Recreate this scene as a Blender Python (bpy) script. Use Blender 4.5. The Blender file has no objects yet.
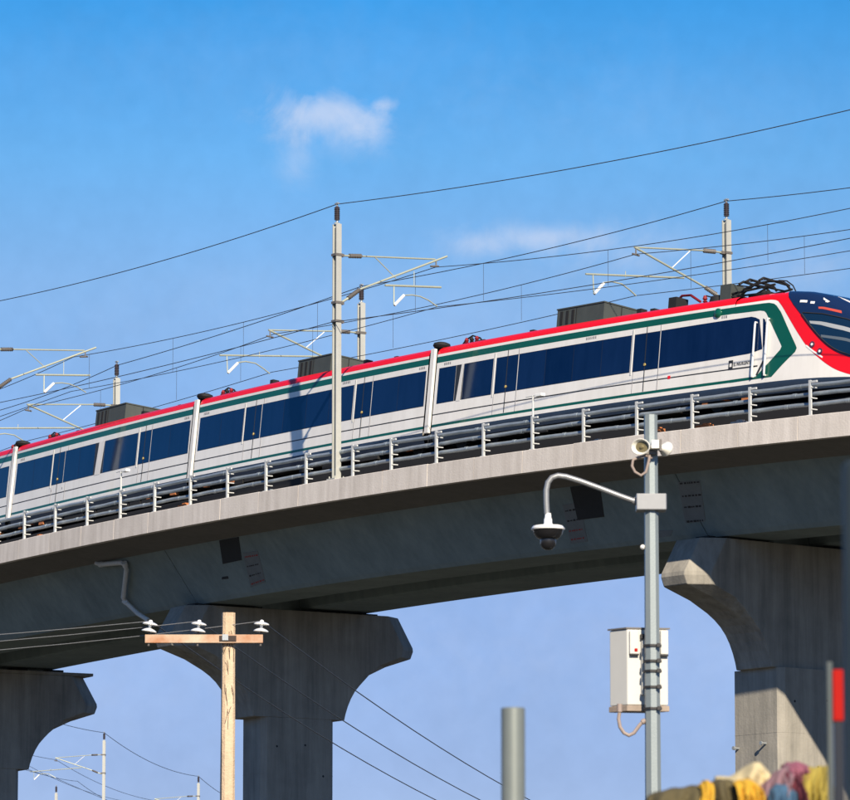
import bpy, bmesh, math, random
import numpy as np
from mathutils import Vector, Matrix
random.seed(7)
R = math.radians
sc = bpy.context.scene
COL = sc.collection

# =============================== camera ===============================
CAM_PITCH = math.atan(730/5000)
cam_d = bpy.data.cameras.new("camera"); cam = bpy.data.objects.new("camera", cam_d); COL.objects.link(cam)
cam.location = (0, 0, 1.7); cam.rotation_euler = (math.pi/2 + CAM_PITCH, 0, 0)
cam_d.sensor_fit = 'HORIZONTAL'; cam_d.sensor_width = 36.0; cam_d.lens = 36.0*5000/850
cam_d.clip_start = 0.5; cam_d.clip_end = 20000
cam_d.dof.use_dof = True; cam_d.dof.focus_distance = 165.0; cam_d.dof.aperture_fstop = 9.0
sc.camera = cam

# =============================== light ===============================
SUN_EL, SUN_AZ = R(30), R(180-12.4)          # azimuth clockwise from +Y
sun_d = bpy.data.lights.new("sun", 'SUN'); sun = bpy.data.objects.new("sun", sun_d); COL.objects.link(sun)
sun_d.energy = 5.0; sun_d.angle = R(0.5); sun_d.color = (1.0, 0.87, 0.69)
to_sun = Vector((math.sin(SUN_AZ)*math.cos(SUN_EL), math.cos(SUN_AZ)*math.cos(SUN_EL), math.sin(SUN_EL)))
sun.rotation_euler = to_sun.to_track_quat('Z', 'Y').to_euler(); sun.location = (20, -60, 60)

world = bpy.data.worlds.new("World"); sc.world = world; world.use_nodes = True
wn, wl = world.node_tree.nodes, world.node_tree.links
wn.clear()
def W(t, **k):
    n = wn.new(t)
    for a, b in k.items(): setattr(n, a, b)
    return n
wout = W('ShaderNodeOutputWorld'); wbg = W('ShaderNodeBackground'); wbg.inputs['Strength'].default_value = 0.082
sky = W('ShaderNodeTexSky', sky_type='NISHITA', sun_disc=False, sun_elevation=SUN_EL, sun_rotation=SUN_AZ,
        altitude=2200, air_density=1.0, dust_density=0.35, ozone_density=2.2)
tc = W('ShaderNodeTexCoord')
sep = W('ShaderNodeSeparateXYZ'); wl.new(tc.outputs['Generated'], sep.inputs[0])
# clearer, bluer air overhead: tint of the sky by elevation
ramp = W('ShaderNodeValToRGB')
ramp.color_ramp.elements[0].position = 0.0; ramp.color_ramp.elements[0].color = (0.50, 0.49, 0.66, 1)
ramp.color_ramp.elements[1].position = 0.40; ramp.color_ramp.elements[1].color = (0.14, 0.62, 1.05, 1)
for p_, c_ in ((0.07, (0.50, 0.49, 0.66, 1)), (0.115, (0.60, 0.60, 0.76, 1)), (0.167, (0.68, 0.80, 0.90, 1)), (0.192, (0.48, 0.84, 1.00, 1)), (0.224, (0.19, 0.75, 1.06, 1))):
    e = ramp.color_ramp.elements.new(p_); e.color = c_
wl.new(sep.outputs['Z'], ramp.inputs['Fac'])
mul = W('ShaderNodeMixRGB', blend_type='MULTIPLY'); mul.inputs['Fac'].default_value = 1
wl.new(sky.outputs[0], mul.inputs[1]); wl.new(ramp.outputs[0], mul.inputs[2])
def wmath(op, a, b=None, c=None):
    n = W('ShaderNodeMath', operation=op)
    for i, q in enumerate((a, b, c)):
        if q is None: continue
        if isinstance(q, (int, float)): n.inputs[i].default_value = q
        else: wl.new(q, n.inputs[i])
    return n.outputs[0]
# thin clouds: noise gathered round a few directions of the sky
az = wmath('ARCTAN2', sep.outputs['X'], sep.outputs['Y']); el = wmath('ARCSINE', sep.outputs['Z'])
nz = W('ShaderNodeTexNoise'); nz.inputs['Scale'].default_value = 75; nz.inputs['Detail'].default_value = 9; nz.inputs['Roughness'].default_value = 0.66
nz.inputs['Distortion'].default_value = 0.6
wl.new(tc.outputs['Generated'], nz.inputs['Vector'])
nz2 = W('ShaderNodeTexNoise'); nz2.inputs['Scale'].default_value = 210; nz2.inputs['Detail'].default_value = 6
wl.new(tc.outputs['Generated'], nz2.inputs['Vector'])
CL = []
def px_dir(x, y):
    a = (x-425)/5000; b = (400-y)/5000
    v = Vector((a, math.cos(CAM_PITCH) - b*math.sin(CAM_PITCH), math.sin(CAM_PITCH) + b*math.cos(CAM_PITCH))).normalized()
    return math.atan2(v.x, v.y), math.asin(v.z)
def cloud(x, y, wx, wy, amp, thr=0.42, slope=0.0):
    a0, e0 = px_dir(x, y)
    dx = wmath('DIVIDE', wmath('SUBTRACT', az, a0), wx/5000)
    dyv = wmath('SUBTRACT', wmath('SUBTRACT', el, e0), wmath('MULTIPLY', wmath('SUBTRACT', az, a0), slope))
    dy = wmath('DIVIDE', dyv, wy/5000)
    r2 = wmath('ADD', wmath('MULTIPLY', dx, dx), wmath('MULTIPLY', dy, dy))
    g = wmath('EXPONENT', wmath('MULTIPLY', r2, -1.0))
    n = wmath('ADD', wmath('MULTIPLY', nz.outputs[0], 0.7), wmath('MULTIPLY', nz2.outputs[0], 0.3))
    m = wmath('MAXIMUM', wmath('SUBTRACT', wmath('ADD', n, wmath('MULTIPLY', g, 0.42)), thr + 0.32), 0.0)
    CL.append(wmath('MULTIPLY', wmath('MULTIPLY', m, g), amp))
CLOUDS = [(330, 114, 56, 24, 2.6, 0.25), (296, 118, 34, 32, 1.8, 0.28), (296, 156, 26, 36, 1.0, 0.27), (350, 140, 40, 26, 0.8, 0.28), (366, 126, 24, 26, 1.7, 0.28), (384, 104, 20, 9, 1.4, 0.29), (540, 238, 84, 17, 1.6, 0.26), (475, 246, 40, 16, 0.8, 0.27),
          (800, 270, 90, 60, 0.8, 0.38), (640, 250, 110, 40, 0.8, 0.34), (430, 330, 500, 90, 0.3, 0.34), (300, 60, 400, 90, 0.16, 0.36), (650, 110, 300, 90, 0.16, 0.36), (120, 620, 420, 160, 0.4, 0.34), (700, 640, 320, 120, 0.4, 0.34)]
for c_ in CLOUDS: cloud(*c_)
tot = CL[0]
for c_ in CL[1:]: tot = wmath('ADD', tot, c_)
tot = wmath('MULTIPLY', wmath('TANH', wmath('MULTIPLY', tot, 1.15)), 0.72)
cm = W('ShaderNodeMixRGB'); cm.inputs[2].default_value = (6.0, 6.4, 7.6, 1)
mot = W('ShaderNodeTexNoise'); mot.inputs['Scale'].default_value = 240; mot.inputs['Detail'].default_value = 4; wl.new(tc.outputs['Generated'], mot.inputs['Vector'])
mot2 = W('ShaderNodeTexNoise'); mot2.inputs['Scale'].default_value = 28; mot2.inputs['Detail'].default_value = 5; wl.new(tc.outputs['Generated'], mot2.inputs['Vector'])
# uneven clear air: faint patches a few per cent lighter or darker
uneven = wmath('ADD', 0.84, wmath('ADD', wmath('MULTIPLY', mot.outputs[0], 0.12), wmath('MULTIPLY', mot2.outputs[0], 0.20)))
mul2 = W('ShaderNodeMixRGB', blend_type='MULTIPLY'); mul2.inputs['Fac'].default_value = 1
wl.new(mul.outputs[0], mul2.inputs[1]); wl.new(uneven, mul2.inputs[2])
wl.new(tot, cm.inputs[0]); wl.new(mul2.outputs[0], cm.inputs[1])
wl.new(cm.outputs[0], wbg.inputs['Color']); wl.new(wbg.outputs[0], wout.inputs[0])

sc.view_settings.view_transform = 'Standard'; sc.view_settings.look = 'None'
sc.view_settings.exposure = 0.55; sc.view_settings.gamma = 1.0; sc.view_settings.use_curve_mapping = False
sc.render.engine = 'CYCLES'; sc.cycles.max_bounces = 6

# =============================== alignment ===============================
import math
import numpy as np
EYE = 1.7
# ---- alignment of the railway: s runs along the near edge of the deck (+ to the right), t away from the camera side, z above the kerb top
PA = (-3.1827, 195.265, -0.962044, 3.4119e-3, 6.582e-5, 1.07437e-6, -0.0145368, 25.4368, -2.52e-4)
SS = np.linspace(-420.0, 110.0, 53001); DS = SS[1] - SS[0]
_sc = np.clip(SS, -30, 30)
_k = PA[3] + PA[4]*_sc + PA[5]*_sc*_sc/2
_k = np.where(SS < -45, np.where(SS > -200, 0.0040, 0.0), _k)
_i0 = int(np.argmin(abs(SS)))
AA = np.cumsum(_k)*DS; AA = AA - AA[_i0] + PA[2]
XX = np.cumsum(np.cos(AA))*DS; YY = np.cumsum(np.sin(AA))*DS
XX = XX - XX[_i0] + PA[0]; YY = YY - YY[_i0] + PA[1]
_zc = np.clip(SS, -32, 32); _zl = np.clip(SS, -32, 60)
ZZ = PA[7] + PA[6]*_zl + PA[8]*(_zc**2 + 2*_zc*(_zl-_zc)) + EYE
def head(s): return float(np.interp(s, SS, AA))
def pt(s, t=0.0, z=0.0):
    a = head(s)
    return (float(np.interp(s, SS, XX)) - math.sin(a)*t, float(np.interp(s, SS, YY)) + math.cos(a)*t, float(np.interp(s, SS, ZZ)) + z)
# ---- train body frame: canted track, u across (minus = camera side), v above the rail
CANT = math.radians(6); TC = 4.7; ZR = 1.1
def body(s, u, v):
    return pt(s, TC + u*math.cos(CANT) + v*math.sin(CANT), ZR + v*math.cos(CANT) - u*math.sin(CANT))
PROF = [(0.30, 1.30), (0.62, 1.45), (0.67, 1.45), (3.74, 1.45), (3.98, 1.37), (4.14, 1.15), (4.24, 0.7), (4.28, 0.0)]   # v, half width
NOSE0, NOSEL = 21.0, 7.6
def half_w(v): return float(np.interp(v, [p[0] for p in PROF], [p[1] for p in PROF]))
def nose_uv(s, v, side=-1):
    """point of the cab surface: s along, v = height on the unscaled section"""
    q = min(max((s - NOSE0)/NOSEL, 0.0), 1.0)
    W = (1 - q**2.4)**(1/2.2)
    H = float(np.interp(s, [20.6, 21.2, 22.2, 23.2, 24.2, 25.4, 26.6, 27.6, 28.6], [4.28, 4.28, 4.25, 4.13, 3.90, 3.42, 2.70, 2.0, 1.35]))
    u = half_w(v)*W
    u *= 1 - 0.55*q*q*max(0.0, (v - 1.2)/3.0)**2
    vv = 0.3 + (v - 0.3)*(H - 0.3)/3.98
    return side*u, vv
def nose(s, v, side=-1, off=0.0):
    u, vv = nose_uv(s, v, side)
    if off:
        e = 0.01
        p0 = np.array(body(s, *nose_uv(s, v, side))); p1 = np.array(body(s+e, *nose_uv(s+e, v, side)))
        vb = v + e if v + e <= 4.28 else v - e
        p2 = np.array(body(s, *nose_uv(s, vb, side)))
        n = np.cross(p1-p0, p2-p0); n = n/ (np.linalg.norm(n)+1e-12)
        c = np.array(body(s, 0, 2.0))
        if np.dot(n, p0-c) < 0: n = -n
        return tuple(p0 + n*off)
    return body(s, u, vv)

# =============================== mesh helpers ===============================
def sub(a, b): return (a[0]-b[0], a[1]-b[1], a[2]-b[2])
ORG = {}
class MB:
    def __init__(s): s.v = []; s.f = []; s.m = []
    def add(s, vs, fs, mi=0):
        o = len(s.v); s.v += [tuple(map(float, p)) for p in vs]
        for k, f in enumerate(fs):
            s.f.append(tuple(i+o for i in f)); s.m.append(mi[k] if isinstance(mi, (list, tuple)) else mi)
        return s
    def obox(s, c, ax, ay, az_, mi=0):
        c, ax, ay, az_ = map(Vector, (c, ax, ay, az_))
        vs = [c + i*ax + j*ay + k*az_ for k in (-1, 1) for j in (-1, 1) for i in (-1, 1)]
        return s.add(vs, [(0,2,3,1), (4,5,7,6), (0,1,5,4), (2,6,7,3), (0,4,6,2), (1,3,7,5)], mi)
    def box(s, x0, x1, y0, y1, z0, z1, mi=0):
        return s.obox(((x0+x1)/2, (y0+y1)/2, (z0+z1)/2), ((x1-x0)/2, 0, 0), (0, (y1-y0)/2, 0), (0, 0, (z1-z0)/2), mi)
    def loft(s, rings, closed=True, caps=True, mi=0, segm=None):
        n = len(rings[0]); vs = [p for r in rings for p in r]; fs = []; ms = []
        for i in range(len(rings)-1):
            for j in range(n if closed else n-1):
                k = (j+1) % n
                fs.append((i*n+j, i*n+k, (i+1)*n+k, (i+1)*n+j)); ms.append(segm[j] if segm else mi)
        if caps and closed:
            fs.append(tuple(range(n-1, -1, -1))); ms.append(mi); fs.append(tuple((len(rings)-1)*n + j for j in range(n))); ms.append(mi)
        return s.add(vs, fs, ms)
    def tube(s, path, r, n=8, mi=0, caps=True):
        P = [Vector(p) for p in path]; rings = []
        up = None
        for i, p in enumerate(P):
            d = (P[min(i+1, len(P)-1)] - P[max(i-1, 0)]).normalized()
            if up is None:
                up = Vector((0, 0, 1)) if abs(d.z) < 0.9 else Vector((1, 0, 0))
            a = d.cross(up).normalized(); b = a.cross(d).normalized(); up = b
            rr = r[i] if isinstance(r, (list, tuple)) else r
            rings.append([p + rr*(math.cos(2*math.pi*k/n)*a + math.sin(2*math.pi*k/n)*b) for k in range(n)])
        return s.loft(rings, True, caps, mi)
    def lathe(s, c, prof, axis=(0,0,1), n=16, mi=0):
        ax = Vector(axis).normalized(); u = ax.orthogonal().normalized(); w = ax.cross(u); c = Vector(c)
        rings = [[c + ax*h + r*(math.cos(2*math.pi*k/n)*u + math.sin(2*math.pi*k/n)*w) for k in range(n)] for r, h in prof]
        return s.loft(rings, True, True, mi)
    def build(s, name, mats, parent=None, smooth=False, bevel=0.0, bseg=2, solid=0.0):
        me = bpy.data.meshes.new(name)
        o0 = ORG.get(parent, (0, 0, 0)) if parent else getattr(s, 'org', (0, 0, 0))
        me.from_pydata([sub(p, o0) for p in s.v], [], s.f)
        for mt in (mats if isinstance(mats, (list, tuple)) else [mats]): me.materials.append(mt)
        me.polygons.foreach_set('material_index', s.m)
        bm = bmesh.new(); bm.from_mesh(me); bmesh.ops.recalc_face_normals(bm, faces=bm.faces); bm.to_mesh(me); bm.free()
        if smooth:
            me.polygons.foreach_set('use_smooth', [True]*len(me.polygons))
            me.set_sharp_from_angle(angle=R(38))
        o = bpy.data.objects.new(name, me); COL.objects.link(o)
        if parent:
            o.parent = parent; ORG[o] = o0
        else: o.location = o0
        if bevel:
            b = o.modifiers.new('bevel', 'BEVEL'); b.width = bevel; b.segments = bseg; b.limit_method = 'ANGLE'; b.angle_limit = R(35)
        if solid:
            b = o.modifiers.new('solid', 'SOLIDIFY'); b.thickness = solid
        return o
def tag(o, label=None, cat=None, group=None, kind=None):
    if label: o['label'] = label
    if cat: o['category'] = cat
    if group: o['group'] = group
    if kind: o['kind'] = kind
    return o
def thing(name, label, cat, loc=(0,0,0), rz=0.0, group=None, built_at_origin=False):
    o = bpy.data.objects.new(name, None); COL.objects.link(o); o.location = loc; o.rotation_euler = (0, 0, rz)
    o.empty_display_size = 0.3
    ORG[o] = (0, 0, 0) if built_at_origin else tuple(loc)
    return tag(o, label, cat, group)
def copy_tree(o, loc, rz, label=None, group=None):
    r = o.copy(); COL.objects.link(r); r.location = loc; r.rotation_euler = (0, 0, rz)
    if label: r['label'] = label
    if group: r['group'] = group
    for c0 in o.children:
        c = c0.copy(); COL.objects.link(c); c.parent = r
        for d0 in c0.children:
            d = d0.copy(); COL.objects.link(d); d.parent = c
    return r

# =============================== materials ===============================
def mat(name, col, rough=0.6, metal=0.0, noise=0.0, nscale=6.0, bump=0.0, bscale=40.0, coat=0.0, streak=0.0, col2=None, island=0.0, spec=0.5, emit=0.0):
    m = bpy.data.materials.new(name); m.use_nodes = True
    nt = m.node_tree; N, L = nt.nodes, nt.links; b = N['Principled BSDF']
    b.inputs['Base Color'].default_value = (*col, 1); b.inputs['Roughness'].default_value = rough; b.inputs['Metallic'].default_value = metal
    b.inputs['Coat Weight'].default_value = coat; b.inputs['Specular IOR Level'].default_value = spec
    if emit:
        b.inputs['Emission Color'].default_value = (*col, 1); b.inputs['Emission Strength'].default_value = emit
    geo = N.new('ShaderNodeNewGeometry'); cur = None
    def mathn(op, a, c):
        n = N.new('ShaderNodeMath'); n.operation = op
        for i, q in enumerate((a, c)):
            if isinstance(q, (int, float)): n.inputs[i].default_value = q
            else: L.new(q, n.inputs[i])
        return n.outputs[0]
    if noise or streak or island:
        fac = None
        if noise:
            t = N.new('ShaderNodeTexNoise'); t.inputs['Scale'].default_value = nscale; t.inputs['Detail'].default_value = 8; t.inputs['Roughness'].default_value = 0.62
            L.new(geo.outputs['Position'], t.inputs['Vector'])
            t2 = N.new('ShaderNodeTexNoise'); t2.inputs['Scale'].default_value = nscale*0.13; t2.inputs['Detail'].default_value = 3
            L.new(geo.outputs['Position'], t2.inputs['Vector'])
            mixv = mathn('ADD', mathn('MULTIPLY', t.outputs[0], 0.55), mathn('MULTIPLY', t2.outputs[0], 0.45))
            fac = mathn('MULTIPLY', mathn('SUBTRACT', mixv, 0.5), noise*2.4)
        if streak:
            mp = N.new('ShaderNodeMapping'); mp.inputs['Scale'].default_value = (1.6, 1.6, 0.10)
            L.new(geo.outputs['Position'], mp.inputs['Vector'])
            t = N.new('ShaderNodeTexNoise'); t.inputs['Scale'].default_value = 1.6; t.inputs['Detail'].default_value = 6; t.inputs['Roughness'].default_value = 0.65
            L.new(mp.outputs[0], t.inputs['Vector'])
            s_ = mathn('MULTIPLY', mathn('SUBTRACT', t.outputs[0], 0.5), streak*2.4)
            fac = s_ if fac is None else mathn('ADD', fac, s_)
        if island:
            i_ = mathn('MULTIPLY', mathn('SUBTRACT', geo.outputs['Random Per Island'], 0.5), island*2)
            fac = i_ if fac is None else mathn('ADD', fac, i_)
        val = mathn('ADD', fac, 0.5)
        mx = N.new('ShaderNodeMixRGB'); L.new(val, mx.inputs[0])
        c2 = col2 or tuple(c*0.35 for c in col)
        # fac .5 gives the plain colour
        mx.inputs[1].default_value = (*[max(0.0, c - (h - c)*0 - (c - d)*0.9) for c, d, h in zip(col, c2, col)], 1)
        mx.inputs[2].default_value = (*[min(1.0, c + (c - d)*0.9) for c, d in zip(col, c2)], 1)
        L.new(mx.outputs[0], b.inputs['Base Color'])
    if bump:
        t = N.new('ShaderNodeTexNoise'); t.inputs['Scale'].default_value = bscale; t.inputs['Detail'].default_value = 6
        L.new(geo.outputs['Position'], t.inputs['Vector'])
        bn = N.new('ShaderNodeBump'); bn.inputs['Strength'].default_value = bump; bn.inputs['Distance'].default_value = 0.03
        L.new(t.outputs[0], bn.inputs['Height']); L.new(bn.outputs[0], b.inputs['Normal'])
    return m
M = dict(
    pier=mat('pier_concrete', (.28,.265,.232), .85, noise=.55, nscale=1.0, streak=.65, bump=.35, bscale=9, col2=(.15,.145,.13)),
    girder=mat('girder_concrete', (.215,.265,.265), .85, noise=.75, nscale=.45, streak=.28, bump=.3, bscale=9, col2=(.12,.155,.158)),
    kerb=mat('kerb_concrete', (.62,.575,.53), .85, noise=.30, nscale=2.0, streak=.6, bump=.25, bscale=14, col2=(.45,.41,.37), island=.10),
    deck=mat('deck_concrete', (.18,.17,.16), .9, noise=.3, nscale=3),
    patch=mat('patch_concrete', (.19,.205,.21), .85, noise=.4, nscale=3, streak=.3, col2=(.13,.14,.145)),
    dark_shade=mat('shade_and_bearing_dark', (.03,.032,.035), .9, noise=.3, nscale=4),  # dark tone shared by the painted shade plates, bearings and tie holes
    galv=mat('galvanised_steel', (.34,.37,.39), .42, .4, noise=.3, nscale=9, bump=.05, bscale=60, col2=(.36,.39,.41)),
    pipe=mat('railing_pipe_steel', (.31,.36,.40), .38, .4, noise=.6, nscale=2.5, col2=(.15,.19,.22)),
    railpost=mat('railing_post_steel', (.56,.58,.58), .5, .15, noise=.3, nscale=8, col2=(.40,.42,.42)),
    mast=mat('mast_steel', (.42,.43,.40), .5, .15, noise=.25, nscale=4, streak=.3, col2=(.30,.30,.27)),
    cant=mat('cantilever_tube', (.42,.45,.36), .45, .3, noise=.2, nscale=8),
    white=mat('white_arm', (.85,.86,.84), .4),
    insul=mat('insulator_brown', (.07,.06,.07), .3, noise=.2, nscale=20),
    insgrey=mat('insulator_grey', (.13,.12,.11), .4, noise=.2, nscale=20),
    wire=mat('wire_dark', (.075,.085,.10), .5, .4),
    wirelight=mat('wire_aluminium', (.30,.31,.32), .45, .6),
    tw=mat('train_white', (.78,.765,.73), .35, coat=.2, noise=.18, nscale=1.0, streak=.22, col2=(.58,.56,.51)),
    tg=mat('train_green', (.003,.085,.052), .3, coat=.3),
    tr=mat('train_red', (.78,.004,.010), .35, coat=.12),
    maroon=mat('dark_red_lead', (.22,.012,.015), .5),
    armsteel=mat('arm_steel', (.27,.28,.29), .38, .35, noise=.25, nscale=12, col2=(.19,.20,.21)),
    postgrey=mat('round_post_steel', (.22,.245,.23), .42, .3, noise=.35, nscale=9, streak=.3, col2=(.14,.16,.15)),
    tb=mat('train_black_line', (.02,.022,.026), .5),
    tnavy=mat('train_navy', (.008,.022,.075), .3, coat=.4),
    tskirt=mat('train_skirt', (.022,.040,.075), .5, noise=.3, nscale=3),
    troof=mat('train_roof', (.12,.12,.13), .7, noise=.3, nscale=3),
    glass=mat('train_window_glass', (.0025,.0095,.034), .07, noise=.6, nscale=.8, streak=.5, island=.45, bump=.05, bscale=.9, col2=(.0006,.004,.018), spec=.9),
    tbox=mat('roof_box_grey', (.052,.060,.055), .6, noise=.35, nscale=3, streak=.3, col2=(.03,.036,.034)),
    under=mat('underframe_dark', (.008,.008,.009), .8, noise=.3, nscale=3),
    orange=mat('rusty_orange', (.42,.15,.05), .7, noise=.4, nscale=9),
    rubber=mat('black_rubber', (.02,.02,.022), .7),
    reflection=mat('screen_reflection', (.36,.39,.41), .5),  # this and the next: streaks of reflection painted on the windscreen
    reflection_dim=mat('screen_reflection_dim', (.10,.13,.16), .5),
    jamb=mat('door_jamb', (.42,.43,.43), .5),
    bellow=mat('gangway_cream', (.82,.79,.70), .5, noise=.12, nscale=5, streak=.2),
    yellow=mat('yellow_button', (.50,.38,.12), .5),
    led=mat('red_led_display', (.50,.07,.045), .4, emit=.25),
    screen=mat('cab_windscreen', (.006,.022,.05), .06, coat=.6, spec=.6),
    lens=mat('lamp_lens', (.10,.03,.05), .12, coat=1),
    grey=mat('small_grey_print', (.25,.25,.27), .6),
    chrome=mat('handrail_metal', (.78,.78,.76), .3, .3),
    wood=mat('weathered_wood', (.46,.34,.225), .85, noise=.45, nscale=7, streak=.5, bump=.5, bscale=25, col2=(.20,.12,.06)),
    crack=mat('dark_crack', (.05,.035,.03), .9),
    rustwood=mat('crossarm_steel', (.45,.30,.20), .7, .0, noise=1.6, nscale=2.2, col2=(.36,.12,.035)),
    porcelain=mat('white_porcelain', (.86,.86,.84), .2, coat=.5),
    cctv=mat('pole_paint_grey', (.235,.275,.285), .4, .25, noise=.2, nscale=6, streak=.25, bump=.04, bscale=50, col2=(.16,.19,.20)),
    drain=mat('drain_pipe_grey', (.62,.66,.66), .5, noise=.2, nscale=5),
    cab=mat('cabinet_white', (.56,.56,.53), .4, noise=.10, nscale=5, streak=.2, col2=(.42,.41,.38)),
    cabbase=mat('cabinet_base', (.30,.24,.19), .6, noise=.5, nscale=14),
    black=mat('black_plastic', (.012,.012,.014), .25, coat=.4),
    strap=mat('black_strap', (.02,.02,.022), .6),
    hose=mat('grey_hose', (.30,.24,.21), .6, noise=.3, nscale=20),
    horn=mat('horn_cream', (.78,.77,.70), .4),
    hornin=mat('horn_inside', (.20,.17,.09), .5),
    redp=mat('red_paint', (.36,.005,.002), .6, noise=.15, nscale=12, spec=.12),
    edgepost=mat('post_paint_green_grey', (.040,.055,.058), .5, .1, noise=.3, nscale=6),
    duct=mat('cable_duct_dark', (.008,.008,.008), .9, noise=.5, nscale=4),
    ground=mat('dry_ground', (.052,.050,.037), .95, noise=.5, nscale=.6, bump=.5, bscale=3, col2=(.03,.03,.022)),
)
M['glass'].node_tree.nodes['Principled BSDF'].inputs['Specular Tint'].default_value = (.26, .44, .85, 1)

# =============================== setting ===============================
g = MB(); nG = 40
for i in range(nG+1):
    for j in range(nG+1):
        fx = (i/nG*2-1); fy = (j/nG*2-1)
        g.v.append((math.copysign(abs(fx)**2.2, fx)*6000, math.copysign(abs(fy)**2.2, fy)*6000 + 150, 0.0))
for i in range(nG):
    for j in range(nG):
        a = i*(nG+1)+j; g.f.append((a, a+nG+1, a+nG+2, a+1)); g.m.append(0)
tag(g.build('ground', M['ground']), kind='structure')

# ---- viaduct superstructure
S_R, S_C, S_L = 17.6, -18.1, -50.3               # pier stations
S_MIN, S_MAX = -330, 78
via = thing('railway_viaduct', 'long curved grey concrete railway viaduct carrying the train across the picture', 'viaduct', (pt(-18, 8, 0)[0], pt(-18, 8, 0)[1], 0))
def srange(a, b, step): 
    n = max(2, int(math.ceil((b-a)/step))+1); return [a + (b-a)*i/(n-1) for i in range(n)]
def sweep(mb, prof, a, b, step=1.0, mi=0):
    mb.loft([[pt(s, t, z) for t, z in prof] for s in srange(a, b, step)], True, True, mi)
dk = MB(); sweep(dk, [(0.16,-0.42), (0.16,-0.80), (2.4,-1.18), (14.2,-1.18), (15.6,-0.80), (15.6,-0.3), (9.6,-0.25), (4.4,-0.25)], S_MIN, S_MAX, 1.5)
dk.build('deck_slab', M['deck'], via)
# kerb: precast panels with open joints
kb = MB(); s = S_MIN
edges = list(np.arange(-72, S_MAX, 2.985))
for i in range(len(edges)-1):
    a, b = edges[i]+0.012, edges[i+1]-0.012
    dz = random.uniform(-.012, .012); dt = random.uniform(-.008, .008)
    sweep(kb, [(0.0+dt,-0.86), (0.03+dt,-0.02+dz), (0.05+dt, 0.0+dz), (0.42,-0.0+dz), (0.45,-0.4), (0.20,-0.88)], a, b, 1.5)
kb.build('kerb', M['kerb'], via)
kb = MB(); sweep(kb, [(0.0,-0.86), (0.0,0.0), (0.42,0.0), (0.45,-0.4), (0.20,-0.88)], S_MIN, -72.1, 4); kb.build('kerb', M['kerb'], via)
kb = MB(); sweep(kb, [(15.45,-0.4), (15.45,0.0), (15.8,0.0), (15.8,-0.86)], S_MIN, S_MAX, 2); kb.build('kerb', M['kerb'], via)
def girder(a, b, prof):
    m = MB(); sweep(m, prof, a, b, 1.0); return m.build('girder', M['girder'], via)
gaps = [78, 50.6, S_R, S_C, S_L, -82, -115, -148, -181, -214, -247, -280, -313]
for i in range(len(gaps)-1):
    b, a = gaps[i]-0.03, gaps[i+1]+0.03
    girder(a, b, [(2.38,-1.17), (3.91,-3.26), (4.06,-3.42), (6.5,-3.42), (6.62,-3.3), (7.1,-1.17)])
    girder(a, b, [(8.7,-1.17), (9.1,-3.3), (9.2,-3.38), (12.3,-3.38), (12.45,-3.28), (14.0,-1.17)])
# details of the near web
def webp(s, z, off=0.0): return pt(s, 2.38 + (-z-1.17)*1.53/2.09 - off*.806, z - .59*off)
def webplate(mb, quad, thick, mi=0):
    # quad of (s, z) on the web
    f = [webp(s, z, thick) for s, z in quad]; bk = [webp(s, z, -0.03) for s, z in quad]
    mb.add(f + bk, [(0,1,2,3), (7,6,5,4), (0,4,5,1), (1,5,6,2), (2,6,7,3), (3,7,4,0)], mi)
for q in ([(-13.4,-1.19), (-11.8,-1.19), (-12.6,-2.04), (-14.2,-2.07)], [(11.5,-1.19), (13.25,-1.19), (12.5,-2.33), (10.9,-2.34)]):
    m = MB(); webplate(m, q, 0.02); m.build('dark_shade', M['dark_shade'], via)  # shade painted as dark plates standing proud of the web
M['mred'] = mat('stencil_red', (.33,.05,.05), .8); M['mblk'] = mat('stencil_black', (.03,.03,.035), .8)
for (quad, rows) in (([(-12.21,-1.80), (-11.02,-1.82), (-11.82,-2.99), (-13.15,-3.1)], ((.12, 0), (.40, 1), (.68, 1), (.92, 0))), ([(10.5,-1.77), (11.57,-1.74), (10.79,-3.1), (9.74,-3.12)], ((.16, 1), (.42, 1), (.68, 0), (.9, 0))),
                     ([(17.52,-1.46), (18.73,-1.48), (17.9,-2.86), (16.78,-2.85)], ((.04, 1), (.35, 1), (.62, 1), (.97, 1)))):
    m = MB(); webplate(m, quad, 0.014)
    pn = m.build('repair_panel', M['patch'], via)
    m = MB()
    def at(fu, fv):
        a_ = [quad[0][k] + (quad[3][k]-quad[0][k])*fv for k in (0, 1)]; b_ = [quad[1][k] + (quad[2][k]-quad[1][k])*fv for k in (0, 1)]
        return (a_[0] + (b_[0]-a_[0])*fu, a_[1] + (b_[1]-a_[1])*fu)
    for fr, blk in rows:
        x = .08
        while x < .85:
            w_ = random.uniform(.05, .14); h_ = random.uniform(.028, .05)
            q = [at(x, fr-h_/2), at(x+w_, fr-h_/2), at(x+w_, fr+h_/2), at(x, fr+h_/2)]
            f = [webp(a_, b_, .02) for a_, b_ in q]; bk = [webp(a_, b_, .010) for a_, b_ in q]
            m.add(f+bk, [(0,1,2,3), (7,6,5,4), (0,4,5,1), (1,5,6,2), (2,6,7,3), (3,7,4,0)], 1 if blk else 0); x += w_ + random.uniform(.02, .07)
    m.build('stencil_marking', [M['mred'], M['mblk']], pn)
m = MB(); webplate(m, [(15.0, -3.0), (15.9, -3.05), (15.6, -3.24), (14.8, -3.24)], 0.012); m.build('repair_panel', M['patch'], via)
m = MB(); webplate(m, [(-14.9, -2.55), (-14.4, -2.55), (-14.45, -2.65), (-15.0, -2.63)], 0.01); m.build('repair_panel', M['dark_shade'], via)
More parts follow.
